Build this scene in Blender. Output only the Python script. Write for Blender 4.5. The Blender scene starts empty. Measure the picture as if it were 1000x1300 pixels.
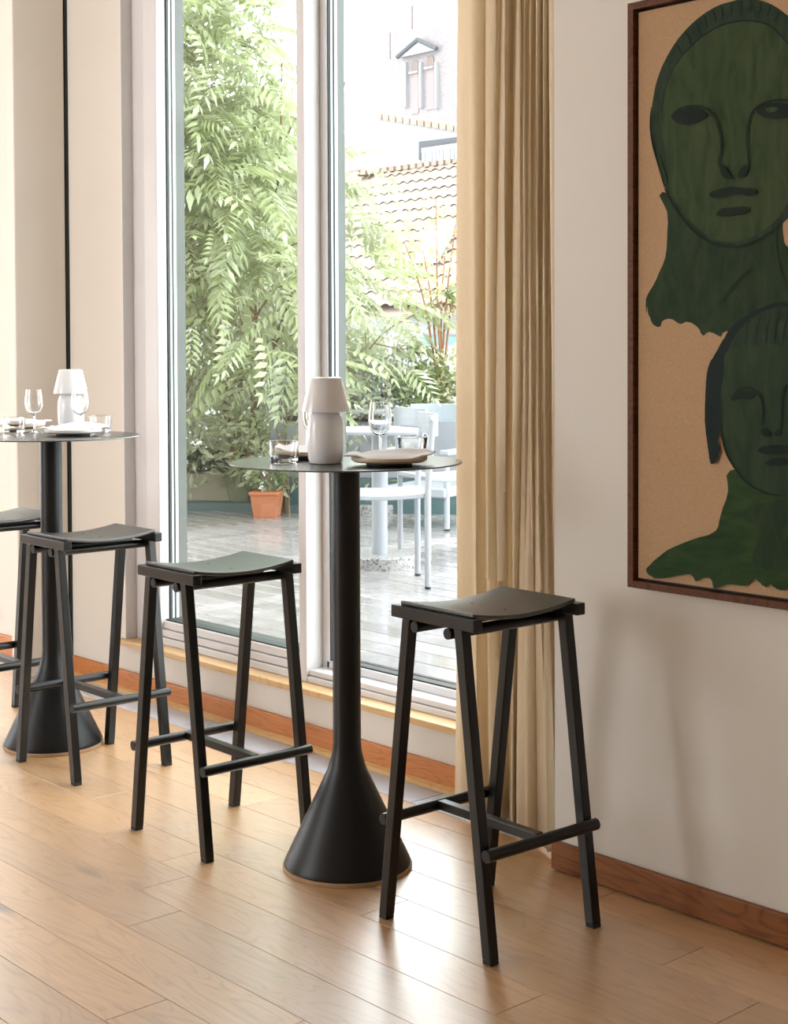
import bpy, bmesh, math, random
from mathutils import Vector, Matrix
R = random.Random(7)
sc = bpy.context.scene
COL = sc.collection

# ------------------------------------------------------------------ camera
F_PX, CY, PITCH, ROLL, CAM_H, YAW = 1921.785, 493.826, 0.0275, 0.004, 1.3432, 0.8419
_fw = Vector((-math.sin(YAW) * math.cos(PITCH), math.cos(YAW) * math.cos(PITCH), -math.sin(PITCH)))
_rt = Vector((math.cos(YAW), math.sin(YAW), 0))
_up = _rt.cross(_fw)
_r2 = _rt * math.cos(ROLL) - _up * math.sin(ROLL)
_u2 = _rt * math.sin(ROLL) + _up * math.cos(ROLL)
cam_d = bpy.data.cameras.new('camera')
cam = bpy.data.objects.new('camera', cam_d)
COL.objects.link(cam)
m3 = Matrix((_r2, _u2, -_fw)).transposed()
cam.matrix_world = Matrix.Translation((0, 0, CAM_H)) @ m3.to_4x4()
cam_d.sensor_fit = 'HORIZONTAL'
cam_d.sensor_width = 36
cam_d.lens = F_PX / 1000 * 36
cam_d.shift_y = -(650 - CY) / 1000
cam_d.clip_start = 0.05
cam_d.clip_end = 500
sc.camera = cam
CAM = Vector((0, 0, CAM_H))
FW2 = Vector((-math.sin(YAW), math.cos(YAW), 0)); RT2 = Vector((math.cos(YAW), math.sin(YAW), 0))
def ray(px, py):
    return _fw + _r2 * ((px - 500) / F_PX) + _u2 * ((CY - py) / F_PX)
def onz(px, py, z=0.0):
    d = ray(px, py); return CAM + d * ((z - CAM_H) / d.z)
def ony(px, py, y):
    d = ray(px, py); return CAM + d * (y / d.y)

# ------------------------------------------------------------------ world, lights, exposure
w = bpy.data.worlds.new('overcast_sky'); sc.world = w; w.use_nodes = True
bg = w.node_tree.nodes['Background']
bg.inputs[0].default_value = (0.93, 0.96, 1.0, 1)
bg.inputs[1].default_value = 5.6
vs = sc.view_settings
vs.view_transform = 'Standard'; vs.look = 'None'; vs.gamma = 1.0
vs.use_curve_mapping = False
vs.exposure = 0.54
def area(name, loc, rot, sx, sy, power, color=(1, 1, 1), portal=False):
    l = bpy.data.lights.new(name, 'AREA'); l.shape = 'RECTANGLE'; l.size = sx; l.size_y = sy
    l.energy = power; l.color = color
    o = bpy.data.objects.new(name, l); COL.objects.link(o); o.location = loc; o.rotation_euler = rot
    if portal: l.cycles.is_portal = True
    return o
HP = math.pi / 2
area('window_portal', (-3.85, 3.34, 1.6), (-HP, 0, 0), 2.6, 2.7, 1, portal=True)
area('far_window_portal', (-7.9, 3.34, 1.6), (-HP, 0, 0), 3.7, 2.7, 1, portal=True)
# added fill lamps at unseen openings behind the camera and in the far end wall
area('fill_lamp_back', (-6.0, -2.92, 1.65), (HP, 0, 0), 2.0, 2.4, 26, (0.88, 0.95, 1.0))
area('fill_lamp_end', (-9.9, 1.35, 1.6), (HP, 0, -HP), 2.4, 2.3, 12, (0.95, 0.98, 1.0))

# ------------------------------------------------------------------ helpers
class MB:
    """collects geometry, then links it as ONE mesh object"""
    def __init__(s): s.v = []; s.f = []; s.sm = []
    def add(s, vs_, fs, smooth=False):
        o = len(s.v); s.v += [tuple(q) for q in vs_]
        for f in fs: s.f.append([i + o for i in f]); s.sm.append(smooth)
        return s
    def box(s, x0, x1, y0, y1, z0, z1):
        return s.add([(x0, y0, z0), (x1, y0, z0), (x1, y1, z0), (x0, y1, z0), (x0, y0, z1), (x1, y0, z1), (x1, y1, z1), (x0, y1, z1)],
                     [(0, 3, 2, 1), (4, 5, 6, 7), (0, 1, 5, 4), (1, 2, 6, 5), (2, 3, 7, 6), (3, 0, 4, 7)])
    def cbox(s, x0, x1, y0, y1, z0, z1, c):
        """box whose top edges are chamfered by c"""
        v = [(x0, y0, z0), (x1, y0, z0), (x1, y1, z0), (x0, y1, z0), (x0, y0, z1 - c), (x1, y0, z1 - c), (x1, y1, z1 - c), (x0, y1, z1 - c),
             (x0 + c, y0 + c, z1), (x1 - c, y0 + c, z1), (x1 - c, y1 - c, z1), (x0 + c, y1 - c, z1)]
        f = [(0, 3, 2, 1)] + [(i, (i + 1) % 4, 4 + (i + 1) % 4, 4 + i) for i in range(4)] + \
            [(4 + i, 4 + (i + 1) % 4, 8 + (i + 1) % 4, 8 + i) for i in range(4)] + [(8, 9, 10, 11)]
        return s.add(v, f)
    def tube(s, pts, rad, n=10, cap=True):
        pts = [Vector(p) for p in pts]
        if not isinstance(rad, (list, tuple)): rad = [rad] * len(pts)
        vv = []; ff = []
        for i, p in enumerate(pts):
            t = (pts[min(i + 1, len(pts) - 1)] - pts[max(i - 1, 0)]).normalized()
            a = t.cross(Vector((0, 0, 1)) if abs(t.z) < .95 else Vector((1, 0, 0))).normalized(); b = t.cross(a)
            for k in range(n):
                q = 2 * math.pi * k / n
                vv.append(p + (a * math.cos(q) + b * math.sin(q)) * rad[i])
        for i in range(len(pts) - 1):
            for k in range(n):
                ff.append((i * n + k, i * n + (k + 1) % n, (i + 1) * n + (k + 1) % n, (i + 1) * n + k))
        s.add(vv, ff, True)
        if cap:
            s.add(vv[:n], [tuple(range(n))]); s.add(vv[-n:], [tuple(range(n))[::-1]])
        return s
    def lathe(s, prof, n=40, c=(0, 0, 0), closed=False):
        vv = []; ff = []
        m = len(prof)
        for k in range(n):
            q = 2 * math.pi * k / n
            for r, z in prof: vv.append((c[0] + r * math.cos(q), c[1] + r * math.sin(q), c[2] + z))
        for k in range(n):
            k2 = (k + 1) % n
            for i in range(m if closed else m - 1):
                j = (i + 1) % m
                ff.append((k * m + i, k2 * m + i, k2 * m + j, k * m + j))
        return s.add(vv, ff, True)
    def prism(s, poly, off):
        """polygon (3D points) swept by the vector off"""
        n = len(poly); off = Vector(off)
        v = [Vector(p) for p in poly] + [Vector(p) + off for p in poly]
        return s.add(v, [tuple(range(n)), tuple(range(2 * n - 1, n - 1, -1))] + [(i, n + i, n + (i + 1) % n, (i + 1) % n) for i in range(n)])
    def beam(s, p0, p1, hx, hy):
        """square section bar between two points, section axes stay with world x / y of the object"""
        v = []
        for p in (p0, p1):
            v += [(p[0] - hx, p[1] - hy, p[2]), (p[0] + hx, p[1] - hy, p[2]), (p[0] + hx, p[1] + hy, p[2]), (p[0] - hx, p[1] + hy, p[2])]
        return s.add(v, [(0, 3, 2, 1), (4, 5, 6, 7), (0, 1, 5, 4), (1, 2, 6, 5), (2, 3, 7, 6), (3, 0, 4, 7)])
    def mesh(s, name, mat, weld=True):
        me = bpy.data.meshes.new(name); me.from_pydata(s.v, [], s.f); me.polygons.foreach_set('use_smooth', s.sm)
        if weld:
            bm = bmesh.new(); bm.from_mesh(me)
            bmesh.ops.remove_doubles(bm, verts=bm.verts, dist=1e-5)
            bmesh.ops.recalc_face_normals(bm, faces=bm.faces)
            bm.to_mesh(me); bm.free()
        if mat: me.materials.append(mat)
        if any(s.sm): me.set_sharp_from_angle(angle=math.radians(32))
        return me
    def build(s, name, mat, parent=None, weld=True, bevel=0.0, seg=2):
        me = s.mesh(name, mat, weld)
        o = bpy.data.objects.new(name, me); COL.objects.link(o)
        if parent: o.parent = parent
        if bevel:
            b = o.modifiers.new('bevel', 'BEVEL'); b.width = bevel; b.segments = seg; b.limit_method = 'ANGLE'; b.angle_limit = 0.6
        return o
def tag(o, label=None, cat=None, group=None, kind=None):
    if label: o['label'] = label
    if cat: o['category'] = cat
    if group: o['group'] = group
    if kind: o['kind'] = kind
    return o
def empty(name, loc=(0, 0, 0), rz=0.0):
    o = bpy.data.objects.new(name, None); o.empty_display_size = .1; COL.objects.link(o)
    o.location = loc; o.rotation_euler = (0, 0, rz); return o
def copy_tree(o, parent=None):
    c = o.copy(); COL.objects.link(c)
    if parent: c.parent = parent
    for ch in [q for q in o.children]: copy_tree(ch, c)
    return c
def struct(o): o['kind'] = 'structure'; return o
def catmull(pts, n=6, closed=False):
    out = []; P = [Vector(p) for p in pts]; L = len(P)
    rng = range(L) if closed else range(L - 1)
    for i in rng:
        p0 = P[(i - 1) % L] if closed or i > 0 else P[0]
        p1 = P[i]; p2 = P[(i + 1) % L]
        p3 = P[(i + 2) % L] if closed or i + 2 < L else P[-1]
        for k in range(n):
            t = k / n
            out.append(.5 * ((2 * p1) + (p2 - p0) * t + (2 * p0 - 5 * p1 + 4 * p2 - p3) * t * t + (3 * p1 - p0 - 3 * p2 + p3) * t ** 3))
    if not closed: out.append(P[-1].copy())
    return out

# ------------------------------------------------------------------ materials
def mat(name, col, rough=.5, metal=0.0, spec=.5):
    m = bpy.data.materials.new(name); m.use_nodes = True
    b = m.node_tree.nodes['Principled BSDF']
    b.inputs['Base Color'].default_value = (*col, 1); b.inputs['Roughness'].default_value = rough
    b.inputs['Metallic'].default_value = metal; b.inputs['Specular IOR Level'].default_value = spec
    return m
def nt(m): return m.node_tree.nodes, m.node_tree.links, m.node_tree.nodes['Principled BSDF']
def noisy(name, c1, c2, scale=(4, 4, 4), rough=.5, bump=0.0, detail=5, bscale=None, spec=.5, dist=0.0, lo=.3, hi=.7, coord='Object', rnd=0.0):
    m = mat(name, c1, rough, spec=spec); N, L, b = nt(m)
    tc = N.new('ShaderNodeTexCoord'); mp = N.new('ShaderNodeMapping'); mp.inputs['Scale'].default_value = scale
    L.new(tc.outputs[coord], mp.inputs['Vector'])
    no = N.new('ShaderNodeTexNoise'); no.inputs['Scale'].default_value = 1; no.inputs['Detail'].default_value = detail; no.inputs['Distortion'].default_value = dist
    L.new(mp.outputs[0], no.inputs['Vector'])
    cr = N.new('ShaderNodeValToRGB'); e = cr.color_ramp.elements
    e[0].position = lo; e[0].color = (*c1, 1); e[1].position = hi; e[1].color = (*c2, 1)
    L.new(no.outputs['Fac'], cr.inputs[0])
    out = cr.outputs[0]
    if rnd:
        oi = N.new('ShaderNodeObjectInfo'); ad = N.new('ShaderNodeVectorMath'); ad.operation = 'ADD'
        sc_ = N.new('ShaderNodeMath'); sc_.operation = 'MULTIPLY'; sc_.inputs[1].default_value = 40
        L.new(oi.outputs['Random'], sc_.inputs[0]); L.new(tc.outputs[coord], ad.inputs[0]); L.new(sc_.outputs[0], ad.inputs[1]); L.new(ad.outputs[0], mp.inputs['Vector'])
        hs = N.new('ShaderNodeHueSaturation'); mr = N.new('ShaderNodeMapRange')
        mr.inputs['To Min'].default_value = 1 - rnd; mr.inputs['To Max'].default_value = 1 + rnd
        L.new(oi.outputs['Random'], mr.inputs['Value']); L.new(mr.outputs[0], hs.inputs['Value']); L.new(out, hs.inputs['Color']); out = hs.outputs[0]
    L.new(out, b.inputs['Base Color'])
    if bump:
        bn = N.new('ShaderNodeBump'); bn.inputs['Strength'].default_value = bump; bn.inputs['Distance'].default_value = .002
        if bscale:
            n2 = N.new('ShaderNodeTexNoise'); n2.inputs['Scale'].default_value = bscale; n2.inputs['Detail'].default_value = 6
            L.new(tc.outputs[coord], n2.inputs['Vector']); L.new(n2.outputs['Fac'], bn.inputs['Height'])
        else: L.new(no.outputs['Fac'], bn.inputs['Height'])
        L.new(bn.outputs[0], b.inputs['Normal'])
    return m
def wood(name, base, dark, light, along='X', rough=.4, rnd=.12, bump=.12, knots=True, freq=1.0, spec=.5, wet=False):
    """plank wood: long grain, soft cathedral figure, scattered knots; every board gets its own offset and tone"""
    m = mat(name, base, rough, spec=spec); N, L, b = nt(m)
    tc = N.new('ShaderNodeTexCoord'); oi = N.new('ShaderNodeObjectInfo')
    mu = N.new('ShaderNodeMath'); mu.operation = 'MULTIPLY'; mu.inputs[1].default_value = 57.0; L.new(oi.outputs['Random'], mu.inputs[0])
    ad = N.new('ShaderNodeVectorMath'); ad.operation = 'ADD'; L.new(tc.outputs['Object'], ad.inputs[0]); L.new(mu.outputs[0], ad.inputs[1])
    def mapped(sx, sy):
        mp = N.new('ShaderNodeMapping'); mp.inputs['Scale'].default_value = (sx, sy, sy) if along == 'X' else (sy, sx, sy)
        L.new(ad.outputs[0], mp.inputs['Vector']); return mp.outputs[0]
    n1 = N.new('ShaderNodeTexNoise'); n1.inputs['Scale'].default_value = 1; n1.inputs['Detail'].default_value = 7; n1.inputs['Roughness'].default_value = .65
    L.new(mapped(4 * freq, 110 * freq), n1.inputs['Vector'])
    n2 = N.new('ShaderNodeTexNoise'); n2.inputs['Scale'].default_value = 1; n2.inputs['Detail'].default_value = 2; n2.inputs['Distortion'].default_value = .6
    L.new(mapped(1.6 * freq, 9 * freq), n2.inputs['Vector'])
    # contour rings of the low-frequency field = cathedral figure
    rg = N.new('ShaderNodeMath'); rg.operation = 'MULTIPLY'; rg.inputs[1].default_value = 14; L.new(n2.outputs['Fac'], rg.inputs[0])
    pp = N.new('ShaderNodeMath'); pp.operation = 'PINGPONG'; pp.inputs[1].default_value = .5; L.new(rg.outputs[0], pp.inputs[0])
    mix1 = N.new('ShaderNodeMix'); mix1.data_type = 'RGBA'; mix1.inputs[6].default_value = (*dark, 1); mix1.inputs[7].default_value = (*base, 1)
    rp = N.new('ShaderNodeMapRange'); rp.inputs['From Min'].default_value = 0; rp.inputs['From Max'].default_value = .22; rp.inputs['To Min'].default_value = .3; L.new(pp.outputs[0], rp.inputs['Value'])
    L.new(rp.outputs[0], mix1.inputs[0])
    mix2 = N.new('ShaderNodeMix'); mix2.data_type = 'RGBA'; mix2.inputs[7].default_value = (*light, 1)
    r2 = N.new('ShaderNodeMapRange'); r2.inputs['From Min'].default_value = .42; r2.inputs['From Max'].default_value = .75; r2.inputs['To Max'].default_value = .75; L.new(n1.outputs['Fac'], r2.inputs['Value'])
    L.new(r2.outputs[0], mix2.inputs[0]); L.new(mix1.outputs[2], mix2.inputs[6])
    out = mix2.outputs[2]
    if knots:
        vo = N.new('ShaderNodeTexVoronoi'); vo.inputs['Scale'].default_value = 1; L.new(mapped(1.5, 5.0), vo.inputs['Vector'])
        k = N.new('ShaderNodeMapRange'); k.inputs['From Min'].default_value = .03; k.inputs['From Max'].default_value = .13; L.new(vo.outputs['Distance'], k.inputs['Value'])
        mix3 = N.new('ShaderNodeMix'); mix3.data_type = 'RGBA'; mix3.inputs[6].default_value = (dark[0] * .35, dark[1] * .3, dark[2] * .3, 1)
        L.new(k.outputs[0], mix3.inputs[0]); L.new(out, mix3.inputs[7]); out = mix3.outputs[2]
    hs = N.new('ShaderNodeHueSaturation'); mr = N.new('ShaderNodeMapRange'); mr.inputs['To Min'].default_value = 1 - rnd; mr.inputs['To Max'].default_value = 1 + rnd
    L.new(oi.outputs['Random'], mr.inputs['Value']); L.new(mr.outputs[0], hs.inputs['Value']); L.new(out, hs.inputs['Color'])
    L.new(hs.outputs[0], b.inputs['Base Color'])
    bn = N.new('ShaderNodeBump'); bn.inputs['Strength'].default_value = bump; bn.inputs['Distance'].default_value = .001
    L.new(n1.outputs['Fac'], bn.inputs['Height']); L.new(bn.outputs[0], b.inputs['Normal'])
    rr = N.new('ShaderNodeMapRange'); rr.inputs['To Min'].default_value = rough - .08; rr.inputs['To Max'].default_value = rough + .1
    if wet:
        n3 = N.new('ShaderNodeTexNoise'); n3.inputs['Scale'].default_value = 2.2; L.new(tc.outputs['Object'], n3.inputs['Vector'])
        rr.inputs['From Min'].default_value = .42; rr.inputs['From Max'].default_value = .6; rr.inputs['To Min'].default_value = .06; rr.inputs['To Max'].default_value = rough + .1
        L.new(n3.outputs['Fac'], rr.inputs['Value'])
    else: L.new(n1.outputs['Fac'], rr.inputs['Value'])
    L.new(rr.outputs[0], b.inputs['Roughness'])
    return m
def leafmat(name, c1, c2, trans=.5):
    m = bpy.data.materials.new(name); m.use_nodes = True; N = m.node_tree.nodes; L = m.node_tree.links
    N.remove(N['Principled BSDF']); out = N['Material Output']
    tc = N.new('ShaderNodeTexCoord'); no = N.new('ShaderNodeTexNoise'); no.inputs['Scale'].default_value = 5.5; no.inputs['Detail'].default_value = 3
    ge = N.new('ShaderNodeNewGeometry'); L.new(ge.outputs['Position'], no.inputs['Vector'])
    cr = N.new('ShaderNodeValToRGB'); e = cr.color_ramp.elements; e[0].position = .35; e[0].color = (*c1, 1); e[1].position = .65; e[1].color = (*c2, 1)
    L.new(no.outputs['Fac'], cr.inputs[0])
    d = N.new('ShaderNodeBsdfDiffuse'); t = N.new('ShaderNodeBsdfTranslucent'); g = N.new('ShaderNodeBsdfGlossy'); g.inputs['Roughness'].default_value = .35
    L.new(cr.outputs[0], d.inputs[0]); L.new(cr.outputs[0], t.inputs[0])
    mx = N.new('ShaderNodeMixShader'); mx.inputs[0].default_value = trans; L.new(d.outputs[0], mx.inputs[1]); L.new(t.outputs[0], mx.inputs[2])
    m2 = N.new('ShaderNodeMixShader'); m2.inputs[0].default_value = .07; L.new(mx.outputs[0], m2.inputs[1]); L.new(g.outputs[0], m2.inputs[2])
    L.new(m2.outputs[0], out.inputs[0]); return m
def panemat(name, tint=(.96, .985, .97)):
    m = bpy.data.materials.new(name); m.use_nodes = True; N = m.node_tree.nodes; L = m.node_tree.links
    N.remove(N['Principled BSDF']); out = N['Material Output']
    fr = N.new('ShaderNodeFresnel'); fr.inputs[0].default_value = 1.5
    tr = N.new('ShaderNodeBsdfTransparent'); tr.inputs[0].default_value = (*tint, 1)
    gl = N.new('ShaderNodeBsdfGlossy'); gl.inputs['Roughness'].default_value = 0
    ge = N.new('ShaderNodeNewGeometry'); sb = N.new('ShaderNodeMath'); sb.operation = 'SUBTRACT'; sb.inputs[0].default_value = 1; L.new(ge.outputs['Backfacing'], sb.inputs[1])
    mu = N.new('ShaderNodeMath'); mu.operation = 'MULTIPLY'; L.new(fr.outputs[0], mu.inputs[0]); L.new(sb.outputs[0], mu.inputs[1])   # one reflection, at the entry face only
    mx = N.new('ShaderNodeMixShader'); L.new(mu.outputs[0], mx.inputs[0]); L.new(tr.outputs[0], mx.inputs[1]); L.new(gl.outputs[0], mx.inputs[2])
    L.new(mx.outputs[0], out.inputs[0]); return m
def glassmat(name):
    m = mat(name, (1, 1, 1), 0.0); b = m.node_tree.nodes['Principled BSDF']; b.inputs['Transmission Weight'].default_value = 1; b.inputs['IOR'].default_value = 1.47
    return m

M = {}
M['wall'] = noisy('wall_paint', (.745, .70, .63), (.715, .67, .60), (1.5, 1.5, 1.5), .85, .04, bscale=160)
M['white_trim'] = noisy('white_frame_paint', (.73, .715, .72), (.70, .685, .69), (3, 3, 3), .45)
M['ceiling'] = mat('ceiling_paint', (.85, .83, .80), .9)
M['oak_floor'] = wood('oak_floor', (.58, .32, .13), (.39, .185, .062), (.68, .41, .19), rough=.31, rnd=.13, spec=1.0)
_b = nt(M['oak_floor'])[2]; _b.inputs['Coat Weight'].default_value = 1; _b.inputs['Coat Roughness'].default_value = .36; _b.inputs['Coat IOR'].default_value = 2.15
M['gap'] = mat('dark_subfloor', (.06, .035, .02), .9)
M['slate'] = noisy('slate_tile', (.46, .49, .55), (.54, .57, .62), (9, 9, 9), .32, .1, rnd=.06, spec=.9)
M['base_orange'] = wood('orange_oak_skirting', (.58, .20, .05), (.40, .12, .03), (.66, .26, .08), rough=.45, rnd=.05, knots=False)
M['base_pale'] = wood('pale_oak_bead', (.62, .36, .13), (.5, .26, .09), (.68, .42, .18), rough=.45, rnd=.05, knots=False)
M['base_brown'] = wood('brown_oak_skirting', (.24, .085, .028), (.12, .04, .014), (.31, .13, .048), rough=.5, rnd=.05, knots=False, freq=.8, spec=.25)
M['sill'] = wood('pale_oak_sill', (.62, .40, .19), (.5, .29, .12), (.70, .48, .26), rough=.4, rnd=.04, knots=False)
M['black'] = noisy('black_powder_coat', (.006, .006, .006), (.008, .008, .008), (60, 60, 60), .40, .08, spec=.3)
M['stool'] = noisy('black_stool_steel', (.007, .006, .005), (.009, .008, .007), (50, 50, 50), .30, .04, spec=.35)
M['tabletop'] = noisy('black_fine_textured_top', (.030, .034, .032), (.036, .040, .038), (90, 90, 90), .27, .10, spec=1.0)
M['seat'] = wood('black_stained_seat', (.030, .033, .031), (.018, .019, .018), (.042, .045, .042), rough=.32, rnd=.05, knots=False, freq=2, spec=1.0)
M['rubber'] = mat('black_rubber', (.012, .011, .010), .7)
M['cork'] = noisy('tan_base_rim', (.33, .20, .10), (.42, .26, .14), (30, 30, 30), .7)
M['opal'] = noisy('opal_white_glass', (.88, .87, .88), (.90, .89, .90), (5, 5, 5), .18)
M['glass'] = glassmat('clear_glass')
M['stone'] = noisy('sand_stoneware', (.62, .48, .33), (.68, .54, .39), (35, 35, 35), .5, .1)
M['white_ware'] = noisy('chalk_white_stoneware', (.74, .70, .66), (.78, .75, .70), (35, 35, 35), .4, .1)
M['foot'] = mat('dark_plate_foot', (.03, .03, .028), .6)
M['linen'] = noisy('white_linen', (.93, .93, .95), (.90, .90, .92), (120, 120, 120), .9, .3)
M['curtain'] = noisy('beige_curtain_cloth', (.78, .66, .49), (.73, .61, .44), (260, 260, 30), .9, .2)
def add_translucent(m, fac):
    N, L, b = nt(m); t = N.new('ShaderNodeBsdfTranslucent'); mx = N.new('ShaderNodeMixShader'); mx.inputs[0].default_value = fac
    L.new(b.inputs['Base Color'].links[0].from_socket, t.inputs[0]); L.new(b.outputs[0], mx.inputs[1]); L.new(t.outputs[0], mx.inputs[2]); L.new(mx.outputs[0], N['Material Output'].inputs[0])
add_translucent(M['curtain'], .3)
M['walnut'] = wood('walnut_frame', (.11, .040, .017), (.05, .018, .008), (.16, .062, .027), along='Y', rough=.55, rnd=.05, knots=False, spec=.2)
M['canvas'] = noisy('raw_linen_canvas', (.53, .345, .195), (.42, .265, .145), (420, 420, 420), .95, .4, detail=2)
M['paint_face'] = noisy('olive_green_paint', (0.020, 0.043, 0.013), (0.055, 0.078, 0.032), (26, 26, 7), .75, .2, spec=.2, dist=1.2)
M['paint_neck'] = noisy('bottle_green_paint', (0.010, 0.030, 0.013), (0.032, 0.052, 0.022), (24, 24, 9), .75, .2, spec=.2, dist=1.5)
M['paint_dark'] = noisy('blackish_green_paint', (0.007, 0.014, 0.010), (0.013, 0.023, 0.014), (20, 20, 20), .75, .2, spec=.2)
M['paint_hair'] = noisy('grey_green_paint', (0.013, 0.030, 0.018), (0.034, 0.052, 0.028), (34, 34, 14), .75, .2, spec=.2, dist=1)
M['paint_face2'] = noisy('deep_green_paint', (0.014, 0.035, 0.017), (0.034, 0.056, 0.027), (26, 26, 7), .75, .2, spec=.2, dist=1.2)
M['paint_body'] = noisy('leaf_green_paint', (0.010, 0.035, 0.009), (0.032, 0.064, 0.019), (9, 9, 26), .75, .2, spec=.2, dist=1.5)
M['paint_blue'] = noisy('blue_black_paint', (0.007, 0.016, 0.014), (0.013, 0.024, 0.020), (12, 12, 30), .75, .2, spec=.2)
M['pane'] = panemat('window_glass')
M['gasket'] = mat('black_rubber_gasket', (.012, .02, .018), .6)
M['alu'] = mat('pale_spacer_bar', (.72, .80, .77), .35)
M['clad'] = noisy('grey_green_outer_cladding', (0.078, 0.092, 0.082), (0.095, 0.109, 0.099), (6, 6, 6), .5)
M['deck'] = wood('wet_deck', (0.252, 0.235, 0.235), (0.184, 0.167, 0.163), (0.306, 0.292, 0.296), rough=.26, rnd=.14, knots=False, wet=True)
M['ext_white'] = mat('white_powder_coat', (0.272, 0.286, 0.313), .35)
M['ext_blue'] = mat('pale_blue_cushion', (0.245, 0.279, 0.313), .8)
M['terrazzo'] = None
M['planter_grey'] = noisy('grey_planter', (0.204, 0.218, 0.245), (0.238, 0.252, 0.272), (8, 8, 8), .7)
M['planter_teal'] = noisy('dark_teal_plinth', (0.048, 0.088, 0.095), (0.061, 0.109, 0.116), (8, 8, 8), .6)
M['planter_beige'] = noisy('pale_green_planter', (0.340, 0.313, 0.231), (0.299, 0.279, 0.204), (8, 8, 8), .8)
M['terracotta'] = noisy('terracotta', (0.422, 0.150, 0.068), (0.374, 0.129, 0.061), (9, 9, 9), .8)
M['soil'] = noisy('dark_soil', (.05, .035, .025), (.08, .06, .04), (30, 30, 30), .95)
M['bark'] = noisy('brown_bark', (0.150, 0.102, 0.061), (0.218, 0.156, 0.095), (20, 20, 6), .9, .3)
M['redbark'] = noisy('reddish_bark', (0.238, 0.102, 0.054), (0.306, 0.150, 0.082), (20, 20, 6), .9)
M['leaf_a'] = leafmat('fresh_green_leaf', (0.245, 0.299, 0.122), (0.435, 0.476, 0.286))
M['leaf_b'] = leafmat('pale_green_leaf', (0.299, 0.340, 0.184), (0.462, 0.483, 0.340))
M['leaf_c'] = leafmat('mid_green_leaf', (0.156, 0.231, 0.082), (0.286, 0.347, 0.163))
M['leaf_d'] = leafmat('dark_hedge_leaf', (.03, .08, .03), (.08, .16, .06), .2)
M['leaf_e'] = leafmat('blue_grey_leaf', (0.286, 0.354, 0.340), (0.394, 0.449, 0.422))
M['leaf_f'] = leafmat('yellow_green_leaf', (0.394, 0.422, 0.184), (0.490, 0.462, 0.306))
M['petal'] = leafmat('white_petal', (0.578, 0.578, 0.598), (0.646, 0.646, 0.646))
M['roof'] = noisy('pale_orange_roof_tile', (0.177, 0.129, 0.102), (0.211, 0.160, 0.129), (3, 3, 3), .8, rnd=.1)
M['render'] = noisy('white_render', (0.224, 0.224, 0.231), (0.211, 0.211, 0.218), (1, 1, 1), .9)
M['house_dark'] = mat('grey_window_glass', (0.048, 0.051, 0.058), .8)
M['teal_band'] = mat('teal_band', (0.068, 0.150, 0.136), .6)
M['ground'] = noisy('pale_city_ground', (0.306, 0.306, 0.292), (0.354, 0.347, 0.333), (0.204, 0.204, 0.204), .9)
def terrazzo():
    m = mat('terrazzo', (0.476, 0.469, 0.462), .35); N, L, b = nt(m)
    tc = N.new('ShaderNodeTexCoord'); vo = N.new('ShaderNodeTexVoronoi'); vo.inputs['Scale'].default_value = 110; L.new(tc.outputs['Object'], vo.inputs['Vector'])
    cr = N.new('ShaderNodeValToRGB'); cr.color_ramp.interpolation = 'CONSTANT'; e = cr.color_ramp.elements
    e[0].color = (0.286, 0.279, 0.279, 1); e[1].position = .62; e[1].color = (0.190, 0.170, 0.163, 1); x = e.new(.80); x.color = (0.075, 0.075, 0.082, 1); x = e.new(.9); x.color = (0.326, 0.320, 0.320, 1)
    sp = N.new('ShaderNodeSeparateColor'); L.new(vo.outputs['Color'], sp.inputs[0]); L.new(sp.outputs[0], cr.inputs[0]); L.new(cr.outputs[0], b.inputs['Base Color']); return m
M['terrazzo'] = terrazzo()
def brick():
    m = mat('pale_tower_brick', (0.408, 0.374, 0.360), .9); N, L, b = nt(m)
    tc = N.new('ShaderNodeTexCoord'); mp = N.new('ShaderNodeMapping'); mp.inputs['Rotation'].default_value = (HP, 0, 0); L.new(tc.outputs['Object'], mp.inputs[0])
    br = N.new('ShaderNodeTexBrick'); br.inputs['Scale'].default_value = 2.2; br.inputs['Color1'].default_value = (0.204, 0.170, 0.170, 1); br.inputs['Color2'].default_value = (0.116, 0.092, 0.095, 1)
    br.inputs['Mortar'].default_value = (0.184, 0.170, 0.177, 1); br.inputs['Mortar Size'].default_value = .03
    L.new(mp.outputs[0], br.inputs['Vector'])
    no = N.new('ShaderNodeTexNoise'); no.inputs['Scale'].default_value = .6; L.new(tc.outputs['Object'], no.inputs['Vector'])
    mx = N.new('ShaderNodeMix'); mx.data_type = 'RGBA'; mx.inputs[7].default_value = (0.184, 0.170, 0.177, 1); L.new(no.outputs['Fac'], mx.inputs[0]); L.new(br.outputs[0], mx.inputs[6])
    L.new(mx.outputs[2], b.inputs['Base Color']); return m
M['brick'] = brick()

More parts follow.
